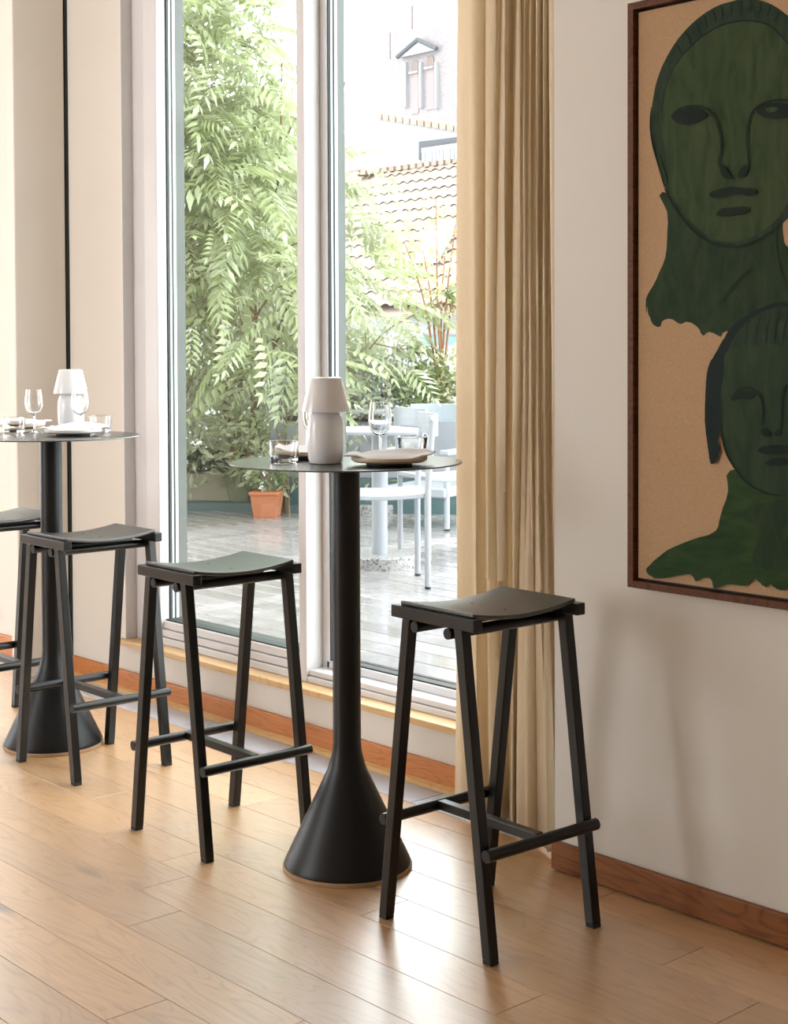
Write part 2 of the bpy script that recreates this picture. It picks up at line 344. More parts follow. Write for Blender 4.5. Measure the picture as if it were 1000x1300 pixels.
# ------------------------------------------------------------------ room shell
YW, YR = 3.151, 2.880            # window wall and picture wall
XS = -2.610                      # where the picture wall steps forward
XL, XR, YB, ZC = -10.0, 2.6, -3.0, 3.1
W1 = (-5.113, -2.72); W2 = (-9.80, -6.215); ZS, ZT = .184, 2.86
floor = struct(MB().box(XL, XR, YB, YW, -.06, -.006).build('floor', M['gap']))
PITCH_W = .1487; Y0 = 1.4085
known = {3: -3.012, 4: -3.199, 5: -2.112, 6: -2.70, 7: -1.79, 8: -2.04, 9: -2.394, 2: -2.35, 1: -3.9}
def plank(x0, x1, y0, y1):
    o = MB().cbox(0, x1 - x0 - .0018, 0, y1 - y0 - .0018, -.005, 0, .0004).build('plank', M['oak_floor'], floor)
    o.location = (x0, y0, 0)
for k in range(-10, 11):
    ya = Y0 + k * PITCH_W; yb = ya + PITCH_W
    if k == 10: yb = 2.985
    xmin, xmax = -8.6, 1.2
    if k == 10: xmax = XS
    if k == 9: yb = min(yb, 2.895)
    x = known.get(k, -3.0 + R.uniform(-.9, .9))
    cuts = [x]
    a = x
    while a > xmin: a -= R.uniform(1.15, 1.9); cuts.append(a)
    a = x
    while a < xmax: a += R.uniform(1.15, 1.9); cuts.append(a)
    cuts = sorted(max(xmin, min(xmax, c)) for c in cuts)
    for i in range(len(cuts) - 1):
        if cuts[i + 1] - cuts[i] > .05: plank(cuts[i], cuts[i + 1], ya, yb)
rest = MB()
yy = YB
while yy < Y0 - 10 * PITCH_W - .01:
    y1 = min(yy + PITCH_W, Y0 - 10 * PITCH_W); rest.cbox(XL, XR, yy, y1 - .001, -.005, 0, .001); yy += PITCH_W
rest.cbox(XL, -8.602, Y0 - 10 * PITCH_W, 2.985, -.005, 0, .001); rest.cbox(1.202, XR, Y0 - 10 * PITCH_W, YR, -.005, 0, .001)
tag(rest.build('plank_field', M['oak_floor'], floor), kind='stuff')
for i in range(-6, 2):
    xa = -3.276 + i * .61
    x2 = min(xa + .608, XS)
    if x2 - xa > .05:
        o = MB().cbox(0, x2 - xa - .002, 0, .148, -.005, 0, .0012).build('tile', M['slate'], floor); o.location = (xa, 2.988, 0)

wl = MB()
T = .15
wl.box(XL, XS, YW, YW + T, 0, ZS)
wl.box(XL, W2[0], YW, YW + T, ZS, ZC); wl.box(W2[1], W1[0], YW, YW + T, ZS, ZC); wl.box(W1[1], XS, YW, YW + T, ZS, ZC)
wl.box(W2[0], W2[1], YW, YW + T, ZT, ZC); wl.box(W1[0], W1[1], YW, YW + T, ZT, ZC)
struct(wl.build('wall_left', M['wall']))
struct(MB().box(XS, XR, YR, YW + T, 0, ZC).build('wall_right', M['wall']))
wb = MB()
wb.box(XL, -7, YB - .15, YB, 0, ZC); wb.box(-5, XR, YB - .15, YB, 0, ZC); wb.box(-7, -5, YB - .15, YB, 0, .45); wb.box(-7, -5, YB - .15, YB, 2.85, ZC)
struct(wb.build('wall_back', M['wall']))
we = MB()
we.box(XL - .15, XL, YB, .1, 0, ZC); we.box(XL - .15, XL, 2.6, YW + T, 0, ZC); we.box(XL - .15, XL, .1, 2.6, 0, .4); we.box(XL - .15, XL, .1, 2.6, 2.8, ZC)
struct(we.build('wall_far', M['wall']))
struct(MB().box(XR, XR + .15, YB, YW, 0, ZC).build('wall_near', M['wall']))
struct(MB().box(XL - .15, XR + .15, YB - .15, YW + T, ZC, ZC + .15).build('ceiling', M['ceiling']))

# skirtings
b = struct(MB().box(-9.9, -5.78, 3.133, YW, 0.0, .082).box(-5.512, XS, 3.133, YW, 0.0, .082).build('baseboard_left', M['base_orange'], bevel=.003))
MB().prism([(-5.512, 3.133, 0.0005), (-5.512, 3.117, 0.0005), (-5.512, 3.119, .012), (-5.512, 3.133, .019)], (5.512 + XS, 0, 0)).build('quarter_bead', M['base_pale'], b)
struct(MB().box(XS, XR, YR - .016, YR, .004, .0764).build('baseboard_right', M['base_brown'], bevel=.003))
# oak sills under both windows
struct(MB().box(-5.142, XS, 3.121, 3.225, ZS, .205).build('trim_1', M['sill'], bevel=.003))
struct(MB().box(W2[0] - .03, W2[1] + .03, 3.121, 3.225, ZS, .205).build('trim_2', M['sill'], bevel=.003))

# upright wall fin beside the pier, with the dark joint behind it
fin = MB()
fin.prism([(-5.587, 2.94, 0), (-5.527, 3.137, 0), (-5.62, 3.145, 0), (-5.677, 2.955, 0)], (0, 0, ZC))
struct(fin.build('trim_3', M['wall'], bevel=.006))
struct(MB().box(-5.60, -5.5225, 3.141, 3.152, .02, ZC).build('trim_4', M['gasket']))

# ------------------------------------------------------------------ windows
def edge_stack(root, x, y0, side, z0, z1, deep=.035):
    """gasket, glass edges, spacer and outer cladding seen in the depth of a frame; side=+1 faces +x"""
    t = .004 * side
    seq = [('gasket', .011), ('spacer', .008), ('gasket', .009), ('spacer', .012), ('cladding', deep)]
    y = y0
    for n, d in seq:
        mt = {'gasket': M['gasket'], 'spacer': M['alu'], 'cladding': M['clad']}[n]
        a, c = sorted((x - .03 * side, x + t))
        MB().box(a, c, y, y + d, z0, z1).build(n, mt, root)
        y += d
w1 = struct(empty('window_1', (0, 0, 0)))
zt = ZT
# left light: wide stepped jamb, sash in front
MB().box(W1[0] + .0005, W1[0] + .006, YW - .004, 3.195, .2055, zt).build('reveal_lightener', M['white_trim'], w1)  # white strip added to lighten the reveal face turned away from the light
MB().box(W1[0], -5.02, 3.195, 3.30, .205, zt).build('jamb', M['white_trim'], w1, bevel=.003)
MB().box(-5.016, -4.925, 3.188, 3.232, .222, zt - .06).build('sash_stile', M['white_trim'], w1, bevel=.004)
edge_stack(w1, -4.925, 3.232, 1, .27, zt - .06, .04)
MB().box(-5.02, -4.022, 3.190, 3.30, .205, .232).build('bottom_rail', M['white_trim'], w1, bevel=.003)
MB().box(-5.0, -4.047, 3.196, 3.30, .235, .262).build('bottom_rail', M['white_trim'], w1, bevel=.003)
MB().box(-5.0, -4.047, 3.203, 3.30, .264, .295).build('bottom_rail', M['white_trim'], w1, bevel=.004)
MB().box(-4.92, -4.047, 3.210, 3.30, .295, .300).build('gasket', M['gasket'], w1)
MB().box(-5.02, -4.04, 3.195, 3.30, zt - .09, zt).build('top_rail', M['white_trim'], w1, bevel=.003)
MB().box(-4.93, -4.04, 3.232, 3.240, .28, zt - .08).build('glass_pane', M['pane'], w1)
# mullion, deep, then the right light set further back
MB().box(-4.062, -4.022, 3.188, 3.31, .205, zt).build('mullion', M['white_trim'], w1, bevel=.003)
MB().box(-4.022, -3.985, 3.258, 3.31, .245, zt).build('sash_stile', M['white_trim'], w1, bevel=.002)
edge_stack(w1, -3.985, 3.262, 1, .275, zt - .06, .032)
MB().box(-4.022, W1[1], 3.190, 3.30, .205, .226).build('bottom_rail', M['white_trim'], w1, bevel=.003)
MB().box(-4.022, W1[1], 3.198, 3.30, .228, .247).build('bottom_rail', M['white_trim'], w1, bevel=.003)
MB().box(-4.0, W1[1], 3.258, 3.30, .247, .274).build('bottom_rail', M['white_trim'], w1, bevel=.003)
MB().box(-3.99, W1[1], 3.266, 3.30, .274, .279).build('gasket', M['gasket'], w1)
MB().box(-4.02, W1[1], 3.258, 3.30, zt - .09, zt).build('top_rail', M['white_trim'], w1, bevel=.003)
MB().box(W1[1] - .09, W1[1], 3.258, 3.30, .247, zt).build('jamb', M['white_trim'], w1, bevel=.003)
MB().box(-3.99, W1[1] - .08, 3.275, 3.283, .27, zt - .08).build('glass_pane', M['pane'], w1)
# the next window along the wall
w2 = struct(empty('window_2', (0, 0, 0)))
MB().box(W2[1] - .16, W2[1], 3.195, 3.30, .205, zt).build('jamb', M['white_trim'], w2, bevel=.003)
MB().box(W2[0], W2[0] + .16, 3.195, 3.30, .205, zt).build('jamb', M['white_trim'], w2, bevel=.003)
MB().box(W2[0] + .16, W2[1] - .16, 3.195, 3.30, .205, .30).build('bottom_rail', M['white_trim'], w2, bevel=.003)
MB().box(W2[0] + .16, W2[1] - .16, 3.195, 3.30, zt - .09, zt).build('top_rail', M['white_trim'], w2, bevel=.003)
MB().box(W2[0] + .15, W2[1] - .15, 3.232, 3.240, .29, zt - .08).build('glass_pane', M['pane'], w2)

# ------------------------------------------------------------------ curtain
def curtain():
    pl = [(578, 3.04), (582, 2.985), (590, 2.962), (600, 2.958), (608, 2.966), (612, 2.982), (616, 2.968), (622, 2.960), (627, 2.972), (630, 2.985), (633, 2.965), (638, 2.956), (643, 2.970), (647, 3.03), (650, 3.025), (652.5, 2.975), (656, 2.960), (659.5, 2.972),
          (661.5, 2.99), (664, 2.968), (666.5, 2.964), (669, 2.978), (671.5, 2.962), (674.5, 2.958), (677.5, 2.978), (680.5, 2.952), (684, 2.948), (688, 2.976), (690.5, 2.954), (693, 2.952), (696, 2.972), (699, 2.944), (704, 2.932), (709, 2.938), (712.5, 2.98)]
    base = [Vector((ony(px, 700, y).x, y, 0)) for px, y in pl]
    path = catmull(base, 6)
    lo = [Vector((ony(px, 950, y).x, y, 0)) for px, y in
          [(577, 3.05), (581, 3.0), (588, 2.985), (596, 2.975), (604, 2.972), (612, 2.985), (617, 3.01), (621, 2.99), (627, 2.982), (633, 2.985), (638, 3.01), (642, 3.04), (645, 3.06), (647, 3.05), (649, 3.01), (650.5, 2.985), (653, 2.978),
           (655, 2.998), (656.5, 3.0), (658, 2.975), (662, 2.958), (667, 2.952), (674, 2.953), (679, 2.962), (682, 2.99), (684.5, 2.965), (689, 2.940), (695, 2.932), (699, 2.936), (702, 2.955), (703.5, 2.985), (704.5, 2.99), (705.2, 2.98), (705.8, 2.97), (706.3, 2.965)]]
    plo = catmull(lo, 6)
    zs = [.014, .05, .12, .25, .45, .7, .95, 1.2, 1.45, 1.75, 2.05, 2.4, 2.75, 3.03]
    b_ = MB(); n = len(path)
    vv = []
    xr = path[-1].x
    for iz, z in enumerate(zs):
        t = min(1, max(0, z / 1.15)); t = t * t * (3 - 2 * t)
        for i in range(n):
            p = plo[i].lerp(path[i], t)
            u = 1 - i / (n - 1)
            dx = .018 * u * max(0, z - 1.0) - .0
            amp = .006 * math.sin(i * .37 + z * 2.1)
            vv.append((p.x + dx + amp * .4, min(3.12, p.y + amp), z))
    ff = [(iz * n + i, iz * n + i + 1, (iz + 1) * n + i + 1, (iz + 1) * n + i) for iz in range(len(zs) - 1) for i in range(n - 1)]
    b_.add(vv, ff, True)
    o = b_.build('curtain', M['curtain'], weld=False)
    so = o.modifiers.new('thickness', 'SOLIDIFY'); so.thickness = .003
    tag(o, 'tall beige pleated curtain hanging at the right of the window', 'curtain')
curtain()

# ------------------------------------------------------------------ bar tables
def bar_table(x, y, label):
    r = empty('bar_table', (x, y, 0)); tag(r, label, 'table', 'round black bar tables')
    MB().lathe([(0, 1.0455), (.292, 1.0455), (.2985, 1.0463), (.300, 1.048), (.2985, 1.0498), (.294, 1.0502), (0, 1.0502)], 96).build('tabletop', M['tabletop'], r)
    prof = [(0, 1.0455), (.07, 1.0455), (.07, 1.041), (.0365, 1.0405)]
    prof += [(.0362, .40), (.0362, .325), (.0372, .308), (.0400, .292), (.0445, .275), (.0520, .252)]
    for k in range(1, 9):
        t = k / 8; prof.append((.052 + (.1615 - .052) * t, .252 + (.022 - .252) * t))
    prof += [(.1635, .016), (.1630, .011), (0, .011)]
    MB().lathe(prof, 72).build('pedestal', M['black'], r)
    MB().lathe([(0, .0112), (.166, .0112), (.1672, .009), (.1672, .001), (.166, 0), (0, 0)], 72).build('base_rim', M['cork'], r)['label'] = 'thin tan rim under the black cone'
    return r
TA = (-2.9837, 2.4967); TB = (-4.5823, 2.5365)
bar_table(*TA, 'black round bar table with conical base nearest the camera, in front of the window mullion')
bar_table(*TB, 'black round bar table at the left, before the white wall fin')

# ------------------------------------------------------------------ stools
def make_stool(label):
    r = empty('bar_stool'); tag(r, label, 'stool', 'black steel bar stools')
    S = M['stool']
    # saddle seat
    sl, sw, zs, th = .163, .1233, .7575, .0095
    s_ = MB(); vv = []; nx, ny = 16, 2
    def zz(x): return zs - .0165 * (1 - (x / sl) ** 2)
    for top in (1, 0):
        for i in range(nx + 1):
            x = -sl + 2 * sl * i / nx
            for j in (-1, 1): vv.append((x, j * sw, zz(x) - (0 if top else th)))
    ff = []; o = (nx + 1) * 2
    for i in range(nx):
        a = i * 2; ff += [(a, a + 2, a + 3, a + 1), (o + a, o + a + 1, o + a + 3, o + a + 2), (a, o + a, o + a + 2, a + 2), (a + 1, a + 3, o + a + 3, o + a + 1)]
    ff += [(0, 1, o + 1, o), (2 * nx, o + 2 * nx, o + 2 * nx + 1, 2 * nx + 1)]
    s_.add(vv, ff)
    st = s_.build('seat', M['seat'], r, bevel=.0025)
    for j in (-1, 1):
        MB().lathe([(0, .0006), (.0042, .0004), (.005, -.0006), (.005, -.002), (0, -.002)], 14, (0, j * .056, zz(0))).build('screw', M['rubber'], st)
    for i in (-1, 1):
        MB().box(i * .164 - .0135, i * .164 + .0135, -.1403, .1403, .7195, .7475).build('end_rail', S, r, bevel=.002)
    for j in (-1, 1):
        t_ = MB().tube([(-.1795, j * .056, .7065), (.1795, j * .056, .7065)], .0128, 18).build('seat_tube', S, r)
        MB().lathe([(0, 0), (.0098, 0), (.0098, .001), (0, .001)], 16).build('tube_end', M['rubber'], t_).matrix_local = Matrix.Translation((-.1800, j * .056, .7065)) @ Matrix.Rotation(HP, 4, 'Y')
    for i in (-1, 1):
        for j in (-1, 1):
            top = Vector((i * .164, j * .088, .7200)); bot = Vector((i * .164, j * .1777, 0)); k = bot.lerp(top, .012)
            l = MB().beam(k, top, .0132, .0136).build('leg', S, r, bevel=.0025)
            MB().beam(bot, k, .0125, .0128).build('foot_cap', M['rubber'], l, bevel=.001)
    for j in (-1, 1):
        yb = .1777 + (.088 - .1777) * (.2366 / .72)
        t_ = MB().tube([(-.176, j * (yb + .0270), .2366), (.176, j * (yb + .0270), .2366)], .0137, 20).build('foot_tube', S, r)
        MB().lathe([(0, 0), (.0105, 0), (.0105, .001), (0, .001)], 16).build('tube_end', M['rubber'], t_).matrix_local = Matrix.Translation((-.1765, j * (yb + .027), .2366)) @ Matrix.Rotation(HP, 4, 'Y')
    MB().box(-.012, .012, -.165, .165, .2290, .2500).build('cross_bar', S, r, bevel=.0015)
    return r
stool_spec = [((-2.4682, 2.4948), 1.5416, 'black bar stool nearest the camera, standing before the beige curtain'),
              ((-3.4310, 2.4156), 1.5481, 'black bar stool between the two tables, greenish sheen on its saddle seat'),
              ((-4.2838, 2.5144), 1.5655, 'black bar stool in front of the left table, overlapping its cone base'),
              ((-4.9841, 2.5351), 1.5655, 'black bar stool cut off by the left picture edge behind the left table')]
proto = make_stool(stool_spec[0][2])
for i, (p, a, lb) in enumerate(stool_spec):
    o = proto if i == 0 else copy_tree(proto)
    o.location = (p[0], p[1], 0); o.rotation_euler = (0, 0, a); o['label'] = lb

# ------------------------------------------------------------------ things on the tables
ZT_ = 1.0502
def table_lamp(x, y, label):
    r = empty('table_lamp', (x, y, ZT_)); tag(r, label, 'lamp', 'white table lamps')
    MB().lathe([(0, 0), (.036, 0), (.041, .002), (.0445, .012), (.0462, .035), (.0472, .065), (.0468, .090), (.0445, .108), (.0395, .122), (.032, .131), (.024, .135), (.020, .139), (0, .139)], 48).build('lamp_body', M['opal'], r)
    MB().lathe([(0, .2185), (.036, .2185), (.0405, .2165), (.0425, .2115), (.0605, .1365), (.0607, .1325), (.0590, .1315), (.0575, .1345), (.040, .209), (.036, .212), (0, .212)], 56).build('lamp_shade', M['opal'], r)
    MB().lathe([(.006, .139), (.006, .212)], 12).build('stem', M['opal'], r)
    return r
def P(px, py): q = onz(px, py, 1.05); return q.x, q.y
table_lamp(*P(413.5, 588.3), 'white lamp with cone shade on the table nearest the camera')
table_lamp(*P(90.3, 545.8), 'white lamp with cone shade on the left table')
def tumbler(x, y, r0, r1, h, label, ribbed=False):
    n = 48; base = .010
    prof = [(0, 0), (r0 - .003, 0), (r0, .003), (r1, h - .001), (r1 - .0008, h), (r1 - .0018, h - .001), (r0 - .0035, base + .004), (r0 - .008, base), (0, base)]
    b_ = MB().lathe(prof, n)
    o = b_.build('tumbler', M['glass']); o.location = (x, y, ZT_ + .0002)
    return tag(o, label, 'glass', 'clear drinking glasses')
tumbler(*P(360.5, 586.8), .0365, .0385, .055, 'clear straight tumbler left of the lamp on the nearest table')
tumbler(*P(523.5, 582), .0325, .0405, .056, 'clear flared tumbler behind the sand plate on the nearest table')
tumbler(*P(18, 550), .0365, .0390, .056, 'clear tumbler at the left edge of the left table')
tumbler(*P(127.5, 548.5), .0350, .0395, .058, 'clear tumbler right of the white plate on the left table')
def wine_glass(x, y, label):
    outer = [(0, 0), (.030, 0), (.0325, .0012), (.031, .0022), (.012, .0045), (.0050, .009), (.0036, .020), (.0034, .050), (.0042, .058), (.010, .0625), (.020, .070), (.027, .081), (.0305, .095), (.0308, .108), (.0290, .128), (.0262, .1505)]
    inner = [(.0252, .1508), (.0280, .128), (.0298, .108), (.0294, .095), (.026, .082), (.019, .0715), (.009, .0650), (0, .0635)]
    sm = lambda pr: [(max(0.0, p.x), p.y) for p in catmull([(r_, z_, 0) for r_, z_ in pr], 3)]
    o = MB().lathe([(0, 0), (.030, 0)] + sm(outer[2:]) + sm(inner), 48).build('wine_glass', M['glass']); o.location = (x, y, ZT_ + .0002)
    return tag(o, label, 'glass', 'stemmed wine glasses')
wine_glass(*P(482.5, 583), 'stemmed wine glass behind the sand plate on the nearest table')
wine_glass(*P(398, 577.8), 'stemmed wine glass half hidden behind the lamp on the nearest table')
wine_glass(*P(43.5, 549), 'stemmed wine glass beside the left tumbler on the left table')
wine_glass(*P(102, 548.6), 'stemmed wine glass in front of the lamp on the left table')
def plate(x, y, m_, label):
    r = empty('plate', (x, y, ZT_)); tag(r, label, 'plate', 'stoneware plates')
    MB().lathe([(0, .009), (.078, .009), (.086, .0095), (.0935, .0135), (.0952, .019), (.0945, .0225), (.0925, .0225), (.089, .018), (.082, .015), (0, .0145)], 56).build('dish', m_, r)
    MB().lathe([(0, 0), (.055, 0), (.057, .002), (.057, .0092), (0, .0092)], 40).build('foot_ring', M['foot'], r)
    return r
def napkin(x, y, rz, sx, sy, h, seed, label):
    rr = random.Random(seed); nx, ny = 22, 16
    ph = [rr.uniform(0, 6) for _ in range(6)]
    def top(u, v):
        e = (1 - abs(u) ** 3) * (1 - abs(v) ** 3)
        rid = math.exp(-((v - .25 * u - .1) / .32) ** 2) * (.55 + .45 * u)
        return h * (.38 * e + .62 * e * rid) + .0012 * math.sin(5 * u + ph[0]) * math.cos(4 * v + ph[1]) * e
    vv = []; ff = []
    for layer in (1, 0):
        for i in range(nx + 1):
            for j in range(ny + 1):
                u = -1 + 2 * i / nx; v = -1 + 2 * j / ny
                X = sx * (u + .10 * v * (1 if u > 0 else .4) + .03 * math.sin(3 * v + ph[2])); Y = sy * (v + .12 * u + .05 * math.sin(4 * u + ph[3]))
                if (X * X + Y * Y) ** .5 > .074:
                    rim = ((X * X + Y * Y) ** .5 - .074) / .02
                else: rim = 0
                zb = .0158 + min(rim, 1.3) * .0085
                vv.append((X, Y, zb + (top(u, v) + .0035 if layer else 0)))
    S_ = (nx + 1) * (ny + 1); k = ny + 1
    for i in range(nx):
        for j in range(ny):
            a = i * k + j; ff.append((a, a + k, a + k + 1, a + 1)); ff.append((S_ + a, S_ + a + 1, S_ + a + k + 1, S_ + a + k))
    for i in range(nx):
        a = i * k; ff.append((a, S_ + a, S_ + a + k, a + k)); a = i * k + ny; ff.append((a, a + k, S_ + a + k, S_ + a))
    for j in range(ny):
        ff.append((j, j + 1, S_ + j + 1, S_ + j)); a = nx * k + j; ff.append((a, S_ + a, S_ + a + 1, a + 1))
    b_ = MB(); b_.add(vv, ff, True)
    o = b_.build('napkin', M['linen']); o.location = (x, y, ZT_); o.rotation_euler = (0, 0, rz)
    return tag(o, label, 'napkin', 'folded linen napkins')
q = P(494, 590.8)
plate(*q, M['stone'], 'sand coloured plate near the front edge of the nearest table')
napkin(*q, .80, .106, .062, .030, 3, 'folded pale napkin on the sand coloured plate of the nearest table')
q = P(391, 582.0)
plate(*q, M['stone'], 'sand coloured plate behind the lamp and tumbler on the nearest table')
napkin(*q, .9, .088, .055, .022, 5, 'folded white napkin on the plate behind the lamp of the nearest table')
q = P(93, 553)
plate(*q, M['white_ware'], 'off white plate at the front of the left table')
napkin(*q, .78, .094, .060, .034, 8, 'folded white napkin with a raised peak on the front plate of the left table')
q = P(24, 544.5)
plate(*q, M['white_ware'], 'off white plate behind the tumbler on the left table')
napkin(*q, .7, .090, .058, .022, 11, 'folded white napkin on the rear plate of the left table')

# ------------------------------------------------------------------ painting
def painting():
    yf = 2.850                                     # front of the canvas
    x0, x1, z0, z1 = -2.337, -1.245, .764, 2.160
    fr = .0165; dep = .042
    r = empty('painting', ((x0 + x1) / 2, YR, z0)); tag(r, 'tall framed painting of two green heads on raw linen, hung on the right wall', 'painting')
    off = -Vector(r.location)
    def part(mb, n, m_):
        mb.v = [tuple(Vector(v) + off) for v in mb.v]; return mb.build(n, m_, r)
    yo = YR - dep
    part(MB().box(x0, x0 + fr, yo, YR - .001, z0, z1), 'frame_rail', M['walnut'])
    part(MB().box(x1 - fr, x1, yo, YR - .001, z0, z1), 'frame_rail', M['walnut'])
    part(MB().box(x0 + fr, x1 - fr, yo, YR - .001, z0, z0 + fr), 'frame_rail', M['walnut'])
    part(MB().box(x0 + fr, x1 - fr, yo, YR - .001, z1 - fr, z1), 'frame_rail', M['walnut'])
    part(MB().box(x0 + .005, x1 - .005, YR - .012, YR - .002, z0 + .005, z1 - .005), 'backing_board', M['foot'])
    g = .007
    part(MB().box(x0 + fr + g, x1 - fr - g, yf, YR - .012, z0 + fr + g, z1 - fr - g), 'canvas', M['canvas'])
    cl = [x0 + fr + g, x1 - fr - g, z0 + fr + g, z1 - fr - g]
    def A(pts): return [(ony(790 + a / 3.248, b_ / 3.248, yf)) for a, b_ in pts]
    def B(pts): return [(ony(790 + a / 3.171, 370 + b_ / 3.171, yf)) for a, b_ in pts]
    layer = [0]
    def clampP(p): return Vector((min(max(p.x, cl[0] + .001), cl[1] - .001), 0, min(max(p.z, cl[2] + .001), cl[3] - .001)))
    def shape(pts, n, m_, smooth=5, rag=0.0):
        pts = [Vector((p.x, 0, p.z)) for p in pts]
        if smooth: pts = catmull(pts, smooth, True)
        if rag: pts = [p + Vector((R.uniform(-rag, rag), 0, R.uniform(-rag, rag))) for p in pts]
        pts = [clampP(p) for p in pts]
        layer[0] += 1
        y = yf - .0002 * layer[0]
        poly = [Vector((p.x, y, p.z)) for p in pts]
        keep = [p for i, p in enumerate(poly) if (p - poly[i - 1]).length > 1e-4]
        part(MB().prism(keep, (0, -.00015, 0)), n, m_)
    def stroke(pts, wd, n, m_, taper=True):
        pts = catmull([Vector((p.x, 0, p.z)) for p in pts], 6)
        L_ = []; R_ = []
        for i, p in enumerate(pts):
            t = (pts[min(i + 1, len(pts) - 1)] - pts[max(i - 1, 0)]).normalized(); nrm = Vector((-t.z, 0, t.x))
            f = i / (len(pts) - 1); ww = wd * ((.45 + .55 * math.sin(math.pi * min(1, max(0, f * .92 + .04)))) if taper else 1) * R.uniform(.9, 1.1)
            L_.append(clampP(p + nrm * ww)); R_.append(clampP(p - nrm * ww))
        layer[0] += 1; y = yf - .0002 * layer[0]
        b_ = MB(); vv = [Vector((p.x, y, p.z)) for p in L_ + R_]; k = len(L_)
        b_.add(vv, [(i, i + 1, k + i + 1, k + i) for i in range(k - 1)])
        part(b_, n, m_)
    # upper figure: neck and shoulders
    shape(A([(165, 790), (182, 870), (186, 950), (176, 1060), (140, 1150), (97, 1235), (99, 1290)]) + B([(98, 60), (105, 90), (122, 132), (152, 142), (163, 118), (200, 112), (235, 132), (258, 122), (300, 140), (322, 178), (350, 163), (395, 182), (420, 160), (560, 190), (700, 150), (860, 175), (900, 150)])
          + A([(900, 1230), (760, 1160), (700, 1040), (668, 1000), (660, 930), (640, 900), (400, 860)]), 'painted_neck', M['paint_neck'], 3, .0010)
    # hair band and face
    outer = [(113, 520), (122, 440), (140, 340), (175, 250), (230, 160), (300, 85), (380, 30), (450, 6), (520, -6), (600, 12), (660, 48), (730, 110), (790, 200), (825, 310), (835, 430), (820, 560), (790, 690), (745, 800), (690, 890), (620, 955), (540, 1000), (460, 1020), (370, 1005), (290, 950), (220, 865), (178, 780), (150, 690), (125, 600)]
    shape(A(outer), 'painted_hair', M['paint_hair'], 4)
    face = [(160, 520), (165, 430), (185, 330), (230, 245), (300, 175), (380, 118), (450, 95), (520, 88), (600, 104), (655, 150), (710, 215), (750, 310), (765, 430), (760, 560), (735, 690), (700, 790), (655, 880), (600, 938), (530, 980), (455, 1000), (375, 985), (300, 930), (235, 850), (195, 770), (190, 690), (172, 600)]
    shape(A(face), 'painted_face', M['paint_face'], 4)
    D = M['paint_dark']
    stroke(A([(165, 500), (168, 420), (190, 325), (235, 245), (305, 170), (385, 115), (455, 92), (525, 86), (605, 104), (660, 155), (720, 230)]), .0020, 'brush_stroke', D)
    for a, b_ in [((300, 90), (325, 150)), ((335, 62), (350, 118)), ((375, 42), (385, 95)), ((410, 26), (412, 78)), ((450, 12), (448, 66)), ((490, 6), (488, 55)), ((530, 2), (530, 52)), ((570, 8), (565, 58)), ((610, 22), (600, 66)), ((645, 48), (630, 88)), ((262, 130), (285, 185)), ((225, 180), (245, 225))]:
        stroke(A([a, ((a[0] + b_[0]) / 2 + 4, (a[1] + b_[1]) / 2), b_]), .0022, 'brush_stroke', D)
    stroke(A([(122, 440), (117, 520), (128, 600), (150, 680), (178, 780)]), .0016, 'brush_stroke', D)
    stroke(A([(150, 640), (170, 700), (185, 755)]), .0040, 'brush_stroke', M['paint_neck'])
    stroke(A([(178, 780), (222, 862), (292, 948), (372, 1003), (462, 1018), (542, 998), (622, 952), (660, 915)]), .0028, 'brush_stroke', D)
    # features
    shape(A([(205, 482), (225, 462), (262, 450), (300, 446), (340, 462), (352, 478), (330, 492), (310, 505), (270, 515), (232, 508)]), 'painted_eye', D)
    stroke(A([(212, 470), (250, 446), (310, 438), (362, 458), (392, 498), (408, 560), (410, 620), (402, 668), (420, 712), (455, 732)]), .0030, 'brush_stroke', D)
    stroke(A([(700, 418), (650, 412), (595, 424), (548, 452), (525, 505), (518, 570), (522, 640), (522, 685), (495, 718)]), .0028, 'brush_stroke', D)
    shape(A([(408, 680), (428, 690), (448, 718), (458, 738), (430, 738), (410, 715)]), 'painted_nostril', D)
    shape(A([(480, 728), (490, 700), (515, 680), (525, 690), (515, 720), (490, 734)]), 'painted_nostril', D)
    shape(A([(558, 460), (585, 438), (630, 426), (690, 430), (720, 450), (700, 478), (650, 490), (590, 484)]), 'painted_eye', D)
    shape(A([(595, 452), (620, 442), (645, 446), (635, 460), (610, 464)]), 'painted_eye_light', M['paint_face'])
    shape(A([(362, 800), (385, 786), (420, 776), (460, 770), (505, 776), (545, 780), (558, 796), (535, 808), (490, 802), (445, 806), (405, 818), (375, 815)]), 'painted_lips', D)
    shape(A([(392, 885), (415, 860), (460, 856), (505, 852), (526, 858), (515, 878), (470, 886), (420, 894)]), 'painted_lips', D)
    stroke(A([(400, 1260), (460, 1180), (540, 1100)]), .0018, 'brush_stroke', D)
    stroke(A([(640, 930), (632, 1010), (650, 1110), (690, 1220)]), .0022, 'brush_stroke', M['paint_body'])
    # lower figure: shoulders, hair, face
    shape(B([(440, 720), (432, 800), (402, 900), (380, 965), (280, 1000), (185, 1042), (130, 1085), (103, 1118), (113, 1140), (150, 1156), (210, 1146), (270, 1136), (292, 1150), (305, 1166), (330, 1150), (362, 1155), (370, 1180), (380, 1196), (440, 1176), (500, 1186), (535, 1156), (560, 1172), (585, 1192), (600, 1176), (640, 1202), (700, 1190), (800, 1205), (900, 1180), (1000, 1200), (1120, 1160), (1150, 1120), (1080, 1050), (960, 990), (900, 940), (870, 820), (860, 720), (650, 700)]), 'painted_shoulders', M['paint_body'], 3, .0012)
    shape(B([(500, 880), (560, 960), (530, 1080), (600, 1120), (720, 1100), (830, 1020), (840, 880), (700, 830)]), 'painted_shadow', M['paint_neck'], 4, .002)
